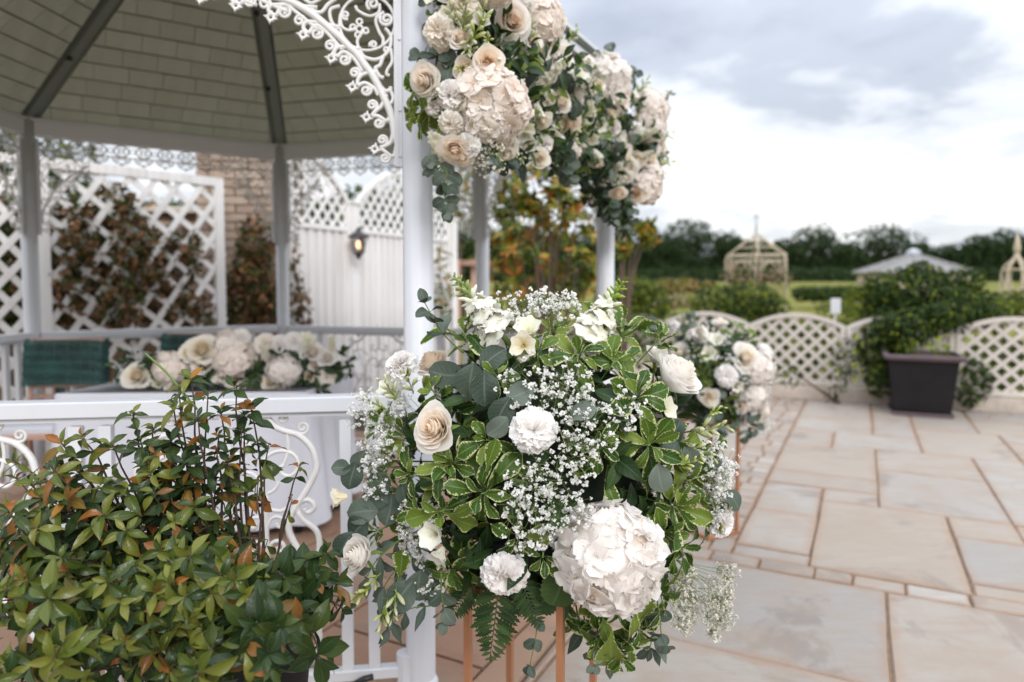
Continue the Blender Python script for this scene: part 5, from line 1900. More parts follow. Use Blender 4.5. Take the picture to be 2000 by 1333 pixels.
# ------------------------------------------------------------------ the front bouquet
def front_bouquet():
    C = at(1068, 905, 1.52)
    r = (.335, .25, .31)
    surf = ellip(C, r)
    cc = Vector((.047, 1.502, 0))
    stand('flower_stand', 'copper coloured square tube stand under the big front bouquet', cc.x, cc.y, math.radians(-25), .215, .60, .0145)
    t = thing('flower_arrangement', 'large white and green bouquet on copper legs in front of the thick white post', 'bouquet', (cc.x, cc.y, .606), 0, 'bouquets on copper stands')
    core = MB().lathe([(.05, -.9), (.5, -.8), (.85, -.45), (.95, 0), (.8, .5), (.45, .85), (.05, .95)], 16)
    link('moss_core', core.mesh('moss_core', G['foam']), t, Matrix.Translation(C + Vector((0, .02, -.01))) @ Matrix.Diagonal((r[0] * .74, r[1] * .7, r[2] * .74, 1)))
    bowl = MB().lathe([(.07, 0), (.11, .02), (.13, .09), (.12, .10)], 20)
    link('bowl', bowl.mesh('bowl', G['black']), t, Matrix.Translation((cc.x, cc.y, .607)))

    # dark inner leaves
    def ins():
        v = rv(1).normalized()
        if v.y > .45:
            v.y *= -1
        s = R.uniform(.70, .96)
        return C + Vector((v.x * r[0], v.y * r[1], v.z * r[2])) * s, v
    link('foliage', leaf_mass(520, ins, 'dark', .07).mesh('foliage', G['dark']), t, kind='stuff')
    link('foliage', leaf_mass(130, ins, 'pitt', .062).mesh('foliage', G['pitt']), t, kind='stuff')

    # heroes
    def place(kind, px, py, size, push=.02, mix=.5, up=0.0, left=0.0, sq=1.0, roll=None):
        p, g = surf(px, py, push)
        n = (g * (1 - mix) + tocam(p) * mix + Vector((-left, 0, up))).normalized()
        return bloom(kind, p, n, px2m(p, size), t, roll, sq)
    p, g = surf(1190, 1085, .035)
    hydrangea_hero(p, (g * .35 + tocam(p) * .65 + Vector((.05, 0, -.05))), px2m(p, 200), t)
    place('carn', 1042, 842, 94, .035, .75)
    place('carn', 984, 1122, 96, .045, .35, up=-.15, sq=.8)
    place('carn', 785, 716, 74, .02, .3, up=.3)
    place('carn', 1408, 1022, 60, .01, .3)
    place('rose_peach', 852, 836, 92, .06, .6, left=.35, up=.0)
    place('rose_cup', 1320, 738, 92, .06, .45, left=-.35, up=.45)
    place('rose_cup', 702, 1085, 74, .06, .45, left=.2, up=.35)
    place('rose_peach', 846, 712, 72, -.03, .3, up=.3)
    place('rose_white', 1388, 965, 84, -.01, .25)
    place('rose_white', 1285, 700, 60, -.03, .2)
    place('freesia', 1032, 645, 66, .06, .55, up=.25, left=.1)
    place('freesiay', 1022, 676, 62, .06, .75, up=-.2)
    place('freesia', 846, 1045, 66, .06, .55, left=.2, up=.15)
    place('freesia', 858, 1085, 50, .06, .3, up=-.6, left=.1)
    place('freesiay', 660, 972, 50, .06, .1, left=.8)
    place('freesia', 1300, 800, 50, .0, .3)
    place('freesia', 760, 760, 56, .02, .4, up=.2)
    for px, py, dx, dy, s in ((765, 765, -.4, .7, 64), (735, 790, -.8, .5, 54), (1378, 838, .8, .2, 80), (1360, 880, .7, -.2, 70), (748, 1205, -.25, -.95, 62), (700, 1165, -.8, -.5, 56), (865, 1110, .2, -1, 60), (725, 1140, -.7, -.7, 50), (770, 1180, -.1, -1, 60), (1345, 905, .6, .3, 50), (800, 745, -.2, .8, 52), (1395, 805, .7, .5, 40)):
        p, g = surf(px, py, .05)
        bloom('buds', p, Vector((dx, -.25, dy)), px2m(p, s), t)
    for x0, y0, x1, y1 in ((985, 660, 886, 540), (1142, 672, 1216, 552)):
        a, g = surf(x0, y0, .0)
        b = at(x1, y1, a.y + .06)
        d = b - a
        link('snapdragon_spike', R.choice(SNAP), t, facing(a, d, (.27, .27, d.length), 0))

    # variegated rosettes: (px, py, radius px, leaves, lean to the camera)
    for px, py, rd, n, mix in ((1131, 692, 66, 9, .55), (1222, 640, 72, 9, .25), (902, 648, 78, 8, .3), (1243, 776, 82, 9, .45), (1270, 868, 84, 10, .5), (880, 905, 66, 10, .5), (940, 965, 78, 10, .5), (1322, 992, 84, 10, .4),
                               (885, 1120, 66, 9, .4), (1230, 1262, 70, 9, .2), (1290, 1100, 62, 8, .3), (845, 765, 56, 8, .4), (1180, 1235, 66, 9, .3), (1350, 940, 66, 8, .3), (950, 860, 52, 7, .5), (790, 850, 56, 8, .4),
                               (1300, 1040, 62, 8, .4), (1200, 705, 62, 8, .4), (1260, 1190, 58, 8, .3), (1060, 1090, 50, 7, .4), (820, 1000, 58, 8, .45), (775, 960, 52, 8, .3), (1075, 640, 48, 7, .3), (1170, 870, 56, 7, .6), (1010, 1050, 50, 7, .6),
                               (970, 735, 48, 7, .5), (1130, 1222, 58, 9, .3), (1250, 1235, 66, 9, .3), (1300, 1170, 60, 8, .3), (1215, 1285, 56, 8, .3), (1335, 1075, 62, 8, .3), (1390, 950, 56, 8, .2), (920, 1150, 50, 8, .4), (1175, 1250, 60, 8, .4), (860, 1000, 56, 8, .5), (760, 900, 50, 8, .3), (740, 830, 48, 8, .3), (800, 930, 50, 8, .4), (790, 1050, 52, 8, .4), (730, 1040, 44, 7, .2), (835, 830, 44, 7, .4), (1395, 1010, 54, 8, .2), (1400, 870, 44, 7, .2), (1290, 660, 52, 8, .2), (1050, 690, 40, 7, .5), (970, 620, 50, 8, .3), (1160, 620, 46, 7, .2), (1340, 860, 55, 8, .3), (1110, 1180, 50, 7, .4)):
        p, g = surf(px, py, .025)
        rosette(p, g * (1 - mix) + tocam(p) * mix + rv(.18), px2m(p, rd), t, n, stem=p.lerp(C, .45))
    # one broad leaf hanging at the bottom and a few single leaves
    for px, py, dx, dz, L, k in ((1196, 1282, .05, -1, 105, 'pitt'), (783, 1102, .1, .9, 62, 'pitt'), (1085, 1150, -.3, -.9, 74, 'big'), (1060, 1170, -.8, -.5, 58, 'big'), (960, 890, .3, .9, 70, 'pitt')):
        p, g = surf(px, py, .05)
        put_leaf(k, p - Vector((dx, 0, dz)).normalized() * px2m(p, L) * .5, Vector((dx, -.1, dz)), tocam(p) + rv(.3), px2m(p, L), t, wf=1.25)

    # eucalyptus
    for grp in ([(878, 728, 70, -.9, .1), (922, 738, 64, -.1, -.9), (948, 752, 66, .05, -1), (958, 705, 56, .6, .5)],
                [(985, 800, 58, -.3, -.6), (1010, 770, 52, .7, .3), (975, 830, 48, -.6, -.5), (1130, 800, 48, .4, .2)],
                [(735, 975, 56, -.9, .3), (712, 1000, 60, -1, -.1), (700, 1035, 60, -.8, -.7), (678, 1060, 50, -.5, -.9), (760, 990, 56, -.2, -1), (745, 945, 52, -.6, .7), (790, 960, 44, .2, -.8)],
                [(690, 925, 50, -.2, -.9), (705, 905, 46, .3, .8), (670, 915, 34, -1, .1)],
                [(1310, 880, 50, -.5, -.6), (1345, 892, 46, .3, -.9), (1320, 850, 46, .2, .7), (1380, 905, 50, 1, .2)],
                [(820, 1140, 60, -.1, -1), (790, 1160, 62, -.6, -.8), (840, 1130, 50, .3, -.9)],
                [(1430, 975, 46, .5, -.5), (1290, 930, 52, .2, -.9)]):
        x0 = sum(a[0] for a in grp) / len(grp)
        y0 = sum(a[1] for a in grp) / len(grp)
        p0, g0 = surf(x0, y0, .0)
        pts = [p0.lerp(C, .4), p0.lerp(C, .15), p0]
        s = link('eucalyptus_sprig', MB().tube(bez(*pts, 5), .0016, 5).mesh('eucalyptus_sprig', G['stemg']), t)
        for px, py, L, dx, dz in grp:
            p, g = surf(px, py, .045)
            d = Vector((dx, R.uniform(-.35, .1), dz))
            put_leaf('euc', p - d.normalized() * px2m(p, L) * .45, d, tocam(p) + rv(.35) + Vector((0, 0, .25)), px2m(p, L) * 1.12, s)
    # the free sprig over the white post, and hanging chains
    pth = smooth_path([at(905, 690, 1.42), at(868, 655, 1.40), at(845, 620, 1.38), at(830, 592, 1.37)], 5)
    leafy_stem(pth, t, 'euc', .052, 'eucalyptus_sprig', step=.030, first=.35, face=Vector((-.15, -.5, .75)), jit=.35)
    for xs in ([(1035, 1130), (1040, 1180), (1048, 1230), (1035, 1300)], [(862, 1120), (862, 1160), (868, 1190), (868, 1215)], [(1180, 1180), (1175, 1230), (1165, 1270), (1160, 1300)], [(1280, 1150), (1288, 1200), (1292, 1240), (1300, 1262)]):
        dd = 1.36
        pth = smooth_path([at(x, y, dd) for x, y in xs], 5)
        leafy_stem(pth, t, 'euc', R.choice([.042, .046]) if xs[0][0] < 1100 else .034, 'eucalyptus_sprig', step=.034, first=.3, face=Vector((.1, -1, .1)), jit=.40, hang=.5)
    for xs in ([(800, 1080), (760, 1130), (745, 1170), (765, 1215)], [(880, 1140), (850, 1180), (800, 1190), (760, 1225)], [(1140, 1200), (1150, 1260), (1185, 1290)], [(830, 1060), (790, 1100), (765, 1150), (755, 1190)], [(800, 1040), (740, 1090), (715, 1130)], [(1250, 1170), (1275, 1225), (1270, 1265)]):
        pth = smooth_path([at(x, y, 1.40) for x, y in xs], 5)
        leafy_stem(pth, t, 'eucl', .075, 'willow_eucalyptus_sprig', step=.035, first=.2, jit=.35, hang=.4)
    # fern
    for px, py, dx, dz, L in ((975, 1135, -.12, -1, 160), (1015, 1130, .40, -.9, 105), (925, 1140, -.55, -.75, 90)):
        p, g = surf(px, py, .01)
        link('fern_frond', FERN[0], t, mtx(p, Vector((dx, -.12, dz)), tocam(p) + rv(.25), px2m(p, L)))

    # gypsophila: centre px, radius px, count
    for px, py, rd, n, mix in ((1010, 600, 62, 64, .3), (1085, 585, 46, 40, .2), (1090, 600, 55, 40, .2), (1050, 745, 74, 62, .7), (1115, 765, 60, 54, .6), (1040, 960, 62, 50, .7), (1095, 900, 70, 66, .7), (1150, 840, 62, 46, .7), (1030, 1030, 56, 46, .6), (1110, 1000, 46, 34, .6),
                               (735, 860, 64, 96, .3), (725, 925, 50, 60, .3), (810, 1020, 46, 42, .5), (800, 1075, 40, 34, .4), (840, 1160, 42, 26, .3), (1395, 905, 52, 70, .2), (1420, 930, 36, 36, .2), (1225, 800, 42, 26, .5), (775, 800, 46, 30, .4), (940, 620, 36, 24, .2), (1405, 990, 40, 36, .2), (700, 800, 44, 30, .2)):
        p, g = surf(px, py, .045)
        nn = g * (1 - mix) + tocam(p) * mix
        gyp_spray(p - nn * .02 + (C - p) * .45, p, px2m(p, rd), nn, int(n * .92), t)
    # the small buff sprays that stick out at the lower right
    for px, py, rd, n in ((1335, 1150, 48, 120), (1410, 1145, 48, 110), (1405, 1200, 50, 130), (1345, 1195, 44, 80)):
        p = at(px, py, 1.46)
        gyp_spray(C + Vector((.16, -.02, -.14)), p, px2m(p, rd), Vector((.5, -.6, -.1)), n, t, size=.0088, mat='gypb', nodes=9)


front_bouquet()


# ------------------------------------------------------------------ the second bouquet
def second_bouquet():
    d = 3.4
    C = at(1395, 735, d)
    r = (.225, .19, .24)
    surf = ellip(C, r)
    stand('flower_stand', 'copper coloured stand half hidden under the second bouquet near the far post', C.x - .01, C.y + .02, .5, .19, .58, .015)
    t = thing('flower_arrangement', 'second white bouquet, blurred, on copper legs further back by the patio', 'bouquet', (C.x, C.y, .586), 0, 'bouquets on copper stands')
    core = MB().lathe([(.05, -.9), (.5, -.8), (.85, -.45), (.95, 0), (.8, .5), (.45, .85), (.05, .95)], 14)
    link('moss_core', core.mesh('moss_core', G['foam']), t, Matrix.Translation(C) @ Matrix.Diagonal((r[0] * .74, r[1] * .74, r[2] * .74, 1)))
    link('bowl', MB().lathe([(.07, 0), (.11, .02), (.12, .10)], 16).mesh('bowl', G['black']), t, Matrix.Translation((C.x, C.y, .587)))

    def ins():
        v = rv(1).normalized()
        if v.y > .5:
            v.y *= -1
        s = R.uniform(.75, 1.05)
        return C + Vector((v.x * r[0], v.y * r[1], v.z * r[2])) * s, v
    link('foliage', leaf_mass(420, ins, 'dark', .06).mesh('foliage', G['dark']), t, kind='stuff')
    link('foliage', leaf_mass(120, ins, 'euc', .045).mesh('foliage', G['euc']), t, kind='stuff')
    for kind, px, py, s, mix in (('hydw', 1478, 722, 74, .2), ('hyd', 1470, 775, 56, .2), ('rose_cream', 1455, 700, 58, .3), ('carn', 1418, 735, 46, .6), ('rose_white', 1405, 632, 32, .2), ('carn', 1362, 655, 44, .4), ('freesia', 1400, 665, 34, .4), ('carn', 1315, 640, 30, .2),
                                 ('rose_cream', 1385, 775, 38, .5), ('rose_white', 1330, 690, 44, .3), ('rose_white', 1488, 800, 40, .1), ('stock', 1375, 665, 60, .3), ('carn', 1448, 820, 40, .3), ('freesia', 1385, 690, 34, .5), ('rose_peach', 1450, 790, 36, .4), ('freesiay', 1440, 755, 28, .5), ('hydw', 1490, 690, 40, .1)):
        p, g = surf(px, py, .02)
        bloom(kind, p, g * (1 - mix) + tocam(p) * mix, px2m(p, s), t)
    for px, py, rd in ((1440, 640, 34), (1350, 700, 34), (1400, 715, 34), (1420, 790, 36), (1310, 720, 36), (1370, 740, 32), (1405, 820, 30), (1465, 660, 30), (1330, 670, 26)):
        p, g = surf(px, py, .01)
        rosette(p, g + tocam(p) * .4, px2m(p, rd), t, 6)
    for xs in ([(1300, 660), (1285, 640), (1275, 630)], [(1430, 820), (1445, 840), (1455, 855)], [(1470, 800), (1478, 830), (1470, 845)], [(1390, 800), (1400, 830), (1410, 845)], [(1350, 650), (1345, 630), (1350, 618)]):
        leafy_stem(smooth_path([at(x, y, d - .18) for x, y in xs], 4), t, 'euc', .055, 'eucalyptus_sprig', step=.03, first=.2, jit=.4)
    for px, py, rd, n in ((1420, 685, 40, 45), (1345, 690, 36, 36), (1440, 745, 30, 34), (1495, 755, 30, 40), (1485, 840, 26, 30)):
        p, g = surf(px, py, .03)
        gyp_spray(p.lerp(C, .5), p, px2m(p, rd), g, n, t, size=.013)


second_bouquet()


# ------------------------------------------------------------------ the garland on the entrance arch
def gdepth(x):
    return interp([(760, 1.86), (830, 1.86), (950, 1.84), (1050, 2.12), (1120, 2.5), (1190, 2.85), (1260, 3.2), (1340, 3.4)], x)


def garland():
    c0 = PS[0].lerp(PS[1], .5)
    t = thing('flower_garland', 'long garland of roses and hydrangeas draped over the bandstand entrance arch', 'garland', (c0.x, c0.y, 1.6))
    path = [(905, -60), (930, 60), (960, 170), (1060, 150), (1130, 210), (1200, 240), (1250, 290), (1235, 360)]
    pp = smooth_path([at(x, y, gdepth(x) + .10) for x, y in path], 5)
    rr = [.16, .17, .18, .19, .18, .17, .16, .14]

    def radius(i):
        k = min(i / 5, 6.999)
        return lerp(rr[int(k)], rr[min(int(k) + 1, 7)], k - int(k))
    link('moss_core', MB().tube(pp, [radius(i) * .36 for i in range(len(pp))], 10).mesh('moss_core', G['foam']), t)

    def ins():
        i = R.randrange(len(pp))
        v = rv(1).normalized()
        if v.y > .6:
            v.y *= -1
        return pp[i] + v * radius(i) * R.uniform(.45, .86), v
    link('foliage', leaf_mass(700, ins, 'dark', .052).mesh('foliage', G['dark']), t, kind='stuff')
    link('foliage', leaf_mass(60, ins, 'euc', .05).mesh('foliage', G['euc']), t, kind='stuff')
    link('foliage', leaf_mass(300, ins, 'lime', .045).mesh('foliage', G['lime']), t, kind='stuff')
    # dark trailing greenery under the far half
    f = blobs([E(1150, 310, 2.75, 60, .1, 34), E(1185, 370, 3.0, 38, .1, 40), E(1200, 400, 3.1, 24, .08, 28), E(1110, 290, 2.5, 40, .1, 24), E(1060, 290, 2.25, 44, .1, 22), E(1010, 300, 2.0, 30, .08, 18), E(1215, 430, 3.25, 9, .04, 22)])
    link('foliage', leaf_mass(560, f, 'dark', .055).mesh('foliage', G['dark']), t, kind='stuff')
    link('foliage', leaf_mass(150, f, 'euc', .05).mesh('foliage', G['euc']), t, kind='stuff')

    def place(kind, px, py, s, dx=0.0, dz=0.0, off=0.0, sq=1.0, cam=.7):
        p = at(px, py, gdepth(px) - .085 + off * .6)
        i = min(range(len(pp)), key=lambda j: (pp[j] - p).length)
        g = (p - pp[i]).normalized()
        return bloom(kind, p, tocam(p) * cam + g * .5 + Vector((dx, 0, dz)), px2m(p, s), t, None, sq)
    for a in (('carnc', 857, 62, 66, -.3, 0), ('rose_peach', 832, 157, 68, -.4, .1), ('rose_peach', 953, 120, 58, .1, .2), ('rose_peach', 906, 136, 44, .3, .1, .03), ('rose_orange', 997, 42, 80, .1, 0), ('rose_peach', 888, 290, 62, .1, -.3), ('rose_peach', 902, 305, 46, .3, -.4, .02),
              ('carn', 880, 188, 60, -.2, 0), ('carnc', 881, 240, 50, -.2, -.2), ('hyd', 958, 205, 148, 0, -.1, .05, .8), ('hyd', 950, 240, 90, 0, -.3, .04, .8), ('stock', 1050, 175, 84, .2, .8), ('hyd', 1052, 40, 100, .5, .1, .05), ('hyd', 1062, 90, 64, .5, 0, .05), ('rose_cream', 1097, 115, 56, .5, .2), ('rose_cream', 1092, 198, 52, .3, .6),
              ('rose_peach', 1112, 240, 48, .1, 0), ('rose_cream', 1058, 235, 40, 0, -.1), ('rose_peach', 1075, 265, 38, 0, -.3), ('hyd', 1188, 150, 92, .8, .3, .05), ('hyd', 1190, 190, 82, .8, .1, .05), ('hyd', 1270, 215, 76, .8, .3), ('hyd', 1266, 245, 74, .7, .0), ('hyd', 1262, 368, 64, .6, -.3), ('hyd', 1272, 345, 50, .8, -.1),
              ('rose_peach', 1208, 376, 36, .0, -.6), ('rose_cream', 1222, 345, 32, .0, -.2), ('rose_cream', 1243, 312, 40, .2, -.1), ('rose_cream', 1268, 312, 36, .6, -.1), ('stock', 1243, 272, 54, .2, .6), ('stock', 1203, 330, 52, 0, .6), ('carn', 1240, 258, 40, .2, .2), ('freesia', 1178, 262, 40, .2, .1), ('freesia', 1150, 270, 40, .1, -.2), ('carnc', 1105, 290, 44, 0, -.5),
              ('freesia', 1130, 150, 40, .4, .4), ('freesia', 1145, 225, 36, .3, .2), ('freesia', 1170, 245, 36, .3, .3), ('rose_cream', 1128, 290, 34, 0, -.6), ('rose_bud', 985, 272, 38, 0, -.7), ('rose_cream', 990, 300, 34, .1, -.7), ('rose_peach', 1000, 250, 40, .2, -.4), ('carnc', 905, 8, 60, 0, .3), ('rose_cream', 880, -25, 60, 0, 0), ('hyd', 960, -40, 100, 0, 0), ('hydw', 1010, 5, 60, .2, .3, .06), ('rose_cream', 1040, 80, 40, .4, .1), ('stock', 1115, 190, 60, .3, .9), ('stock', 1160, 300, 50, .1, .3), ('freesia', 1215, 165, 34, .6, .7), ('freesia', 1235, 190, 34, .5, .7), ('carnc', 1290, 290, 30, .9, .2), ('freesia', 1060, 120, 40, .3, .3), ('freesia', 1025, 265, 34, 0, -.5), ('rose_cream', 1165, 320, 28, 0, -.4)):
        place(*a)
    for px, py, s, dx, dz in ((905, 40, 70, .2, .8), (930, 62, 60, .4, .6), (915, 85, 56, -.1, -.6), (945, 30, 60, .1, .9), (885, 30, 54, -.2, .8), (1035, 60, 44, .1, .3), (1135, 240, 60, .4, .5), (1165, 215, 50, .5, .6), (1120, 262, 46, .1, -.6), (1185, 285, 40, .2, -.6), (1115, 75, 44, .5, .7), (1290, 270, 46, .9, .2), (1296, 315, 40, .9, -.2), (1225, 300, 36, 0, -.7), (990, 215, 40, .8, -.2), (1140, 175, 40, .5, .6), (1255, 170, 40, .6, .8), (1000, 290, 40, .2, -.9), (1285, 340, 36, .9, -.3), (1190, 240, 36, .6, .4)):
        p = at(px, py, gdepth(px) - .10)
        bloom('buds', p, Vector((dx, -.4, dz)), px2m(p, s), t)
    for (x0, y0, x1, y1) in ((858, 262, 866, 362), (1210, 265, 1205, 390)):
        a, b = at(x0, y0, gdepth(x0) - .06), at(x1, y1, gdepth(x1) - .04)
        d = b - a
        link('snapdragon_spike', R.choice(SNAP), t, facing(a, d, (.17, .17, d.length), 0))
    for px, py, rd, n, dx, dz in ((822, 205, 58, 9, -.7, -.3), (808, 230, 50, 7, -.8, -.5), (835, 225, 44, 6, -.2, -.7), (1050, 262, 34, 6, .2, -.8), (1035, 110, 50, 8, .3, .5), (1010, 105, 40, 6, -.2, .5), (1100, 85, 36, 6, .5, .7), (1175, 120, 30, 6, .6, .8), (1210, 130, 26, 6, .7, .7), (1230, 200, 30, 6, .5, .8), (1140, 320, 34, 6, .1, -.8), (1300, 300, 30, 6, .9, .3), (1160, 260, 30, 6, .2, .3), (985, 165, 40, 7, .3, .2), (1290, 245, 26, 6, .9, .4), (1030, 215, 36, 6, .5, -.1)):
        p = at(px, py, gdepth(px) - .05)
        rosette(p, Vector((dx, -.55, dz)), px2m(p, rd), t, n, k='lime' if px in (1035, 1010, 1100) else 'pitt', name='leafy_sprig' if px in (1035, 1010, 1100) else 'variegated_sprig')
    for xs, L in (([(858, 300), (862, 345), (868, 385), (872, 415)], .05), ([(872, 330), (874, 360), (874, 400)], .05), ([(870, 90), (850, 105), (820, 112)], .055), ([(890, 105), (880, 130), (872, 158)], .055), ([(945, 275), (955, 300), (965, 322)], .045), ([(1075, 140), (1072, 118), (1070, 95)], .06), ([(1170, 110), (1185, 100), (1195, 95)], .055), ([(1205, 165), (1225, 150), (1240, 140)], .06), ([(1235, 400), (1238, 425), (1232, 445)], .05), ([(840, 300), (838, 315), (835, 330)], .04), ([(1200, 380), (1190, 410), (1205, 450)], .05), ([(1110, 300), (1100, 330), (1112, 350)], .055), ([(985, 300), (990, 325), (1005, 335)], .045)):
        leafy_stem(smooth_path([at(x, y, gdepth(x) - .06) for x, y in xs], 4), t, 'euc', L, 'eucalyptus_sprig', step=.035, first=.15, jit=.4)
    # smaller blooms that close the gaps between the big heads
    cl = [(890, 0, 55), (930, 90, 70), (900, 200, 60), (960, 260, 60), (1060, 170, 80), (1100, 230, 70), (1150, 240, 70), (1200, 270, 62), (1255, 290, 52), (1240, 340, 45), (1030, 235, 50), (1075, 270, 45), (1105, 120, 42), (1010, 280, 36), (1160, 180, 50)]
    used = []
    for i in range(400):
        x, y, rr_ = R.choice(cl)
        a, q = R.uniform(0, 6.283), math.sqrt(R.random()) * rr_
        x, y = x + q * math.cos(a), y + q * math.sin(a)
        if any((x - u) ** 2 + (y - v) ** 2 < 27 ** 2 for u, v in used):
            continue
        used.append((x, y))
        k = R.choice(['freesia', 'freesia', 'stock', 'rose_cream', 'rose_peach', 'carn', 'carnc', 'rose_cup', 'buds', 'buds'])
        place(k, x, y, R.uniform(30, 46) * (1.15 if x < 1000 else .95), R.uniform(-.3, .5), R.uniform(-.4, .6), R.uniform(-.01, .05))
    # a bronze shoot that pokes out to the right
    pth = smooth_path([at(1285, 220, 3.25), at(1298, 205, 3.25), at(1308, 185, 3.25)], 4)
    leafy_stem(pth, t, 'photinia', .05, 'bronze_shoot', step=.03, first=.4, stemmat='bark')
    for px, py, rd, n in ((945, 300, 46, 60), (985, 290, 30, 30), (1100, 170, 34, 44), (1160, 170, 30, 34), (1130, 200, 36, 44), (1040, 200, 30, 30), (1195, 340, 28, 30), (1050, 20, 34, 60), (1290, 330, 18, 20)):
        p = at(px, py, gdepth(px) - .06)
        gyp_spray(p + Vector((0, .12, .02)), p, px2m(p, rd), tocam(p), n, t, size=.011 if px < 1050 else .014, mat='gypb')


garland()


# ------------------------------------------------------------------ the ceremony table
def table():
    A = [Vector((-2.16, 3.22, 0)), Vector((-1.00, 3.28, 0)), Vector((-.94, 3.98, 0)), Vector((-2.07, 3.86, 0))]
    c = sum(A, Vector()) / 4
    zt = .735
    t = thing('table', 'rectangular table under a long white cloth inside the bandstand', 'table', (c.x, c.y, .016))
    link('tabletop', prism([Vector((p.x, p.y, zt - .03)) for p in [c.lerp(q, .97) for q in A]], Vector((0, 0, 1)), .022).mesh('tabletop', G['rosewood'], False), t)
    for p in A:
        q = c.lerp(p, .9)
        link('leg', MB().tube([(q.x, q.y, .016), (q.x, q.y, zt - .03)], .018, 8).mesh('leg', G['black']), t)
    # cloth: rounded outline, folds deepen towards the hem
    out_ = []
    for i in range(4):
        p, q = A[i], A[(i + 1) % 4]
        for k in range(30):
            out_.append(p.lerp(q, k / 30))
    n = len(out_)
    vs, fs = [], []
    lev = [(0.0, 0.0), (.006, -.002), (.012, -.012), (.014, -.06), (.02, -.2), (.035, -.36), (.05, -.52), (.062, -.655)]
    for off, dz in lev:
        for i, p in enumerate(out_):
            d = (p - c)
            d = d.normalized()
            w = (-dz / .655)
            fold = w * .032 * (math.sin(i * .62) + .6 * math.sin(i * .37 + 1.2))
            hem = .05 * math.sin(i / n * 4 * PI * 2) * (w > .9)
            vs.append(Vector((p.x, p.y, zt + dz + max(0, hem) * .6)) + d * (off + fold))
    L = len(lev)
    fs = [(l * n + i, l * n + (i + 1) % n, (l + 1) * n + (i + 1) % n, (l + 1) * n + i) for l in range(L - 1) for i in range(n)] + [tuple(range(n))]
    tag(link('tablecloth', MB().add(vs, fs).mesh('tablecloth', G['cloth']), None), 'white tablecloth draped over the table inside the bandstand', 'tablecloth')

    # flower runner
    a, b = at(250, 745, 3.42), at(665, 725, 3.50)
    a.z = b.z = zt
    r = thing('flower_runner', 'long low arrangement of cream roses and hydrangeas on the table edge', 'flowers', ((a.x + b.x) / 2, (a.y + b.y) / 2, zt))
    path = [a.lerp(b, k / 8) + Vector((0, 0, .07)) for k in range(9)]
    link('moss_core', MB().tube(path, .055, 8).mesh('moss_core', G['foam']), r)

    def ins():
        v = rv(1).normalized()
        p = path[0].lerp(path[-1], R.uniform(-.03, 1.03)) + Vector((v.x * .06, v.y * .09, v.z * .08 + .02))
        p.z = max(p.z, zt + .012)
        return p, v
    link('foliage', leaf_mass(330, ins, 'dark', .055).mesh('foliage', G['dark']), r, kind='stuff')
    for kind, px, py, s in (('rose_cream', 268, 735, 54), ('hyd', 335, 718, 66), ('rose_cream', 397, 716, 46), ('rose_cream', 395, 684, 60), ('hyd', 460, 700, 80), ('hyd', 448, 670, 56), ('rose_cream', 490, 752, 38), ('rose_cream', 345, 760, 46), ('hyd', 558, 722, 70), ('stock', 520, 700, 56), ('carnc', 520, 672, 46), ('rose_white', 610, 688, 46), ('carn', 575, 668, 44), ('carnc', 638, 738, 40),
                            ('rose_white', 640, 700, 40), ('stock', 650, 680, 44), ('rose_cream', 528, 748, 36), ('freesiay', 548, 752, 30), ('rose_peach', 605, 735, 26), ('freesia', 535, 720, 36), ('rose_cream', 455, 745, 36), ('carn', 470, 660, 40), ('freesia', 600, 665, 36), ('rose_cream', 370, 690, 40), ('carnc', 430, 735, 36), ('freesia', 310, 750, 34), ('freesia', 475, 665, 40), ('rose_peach', 615, 715, 24), ('carn', 545, 672, 40)):
        f = (px - 250) / 415
        p = at(px, py, lerp(3.36, 3.42, f))
        bloom(kind, p, tocam(p) * .6 + Vector((0, -.2, .5)), px2m(p, s), r)
    for px, py, rd in ((300, 715, 26), (375, 735, 30), (500, 725, 30), (590, 740, 34), (660, 725, 26), (420, 745, 28), (590, 700, 24), (545, 690, 22), (265, 765, 24), (625, 760, 26), (480, 740, 26), (355, 745, 24)):
        p = at(px, py, 3.37)
        rosette(p, Vector((R.uniform(-.5, .5), -.7, .3)), px2m(p, rd), r, 6, k='dark', name='leafy_sprig')
    # black cable foot under the cloth
    p = ground(640, 992, .016)
    o = MB().lathe([(.09, 0), (.10, .02), (.09, .055), (.05, .075), (.0, .08)], 14)
    tag(link('weight', o.mesh('weight', G['black']), None, Matrix.Translation(p)), 'round black weight on the floor at the corner of the tablecloth', 'weight')


table()


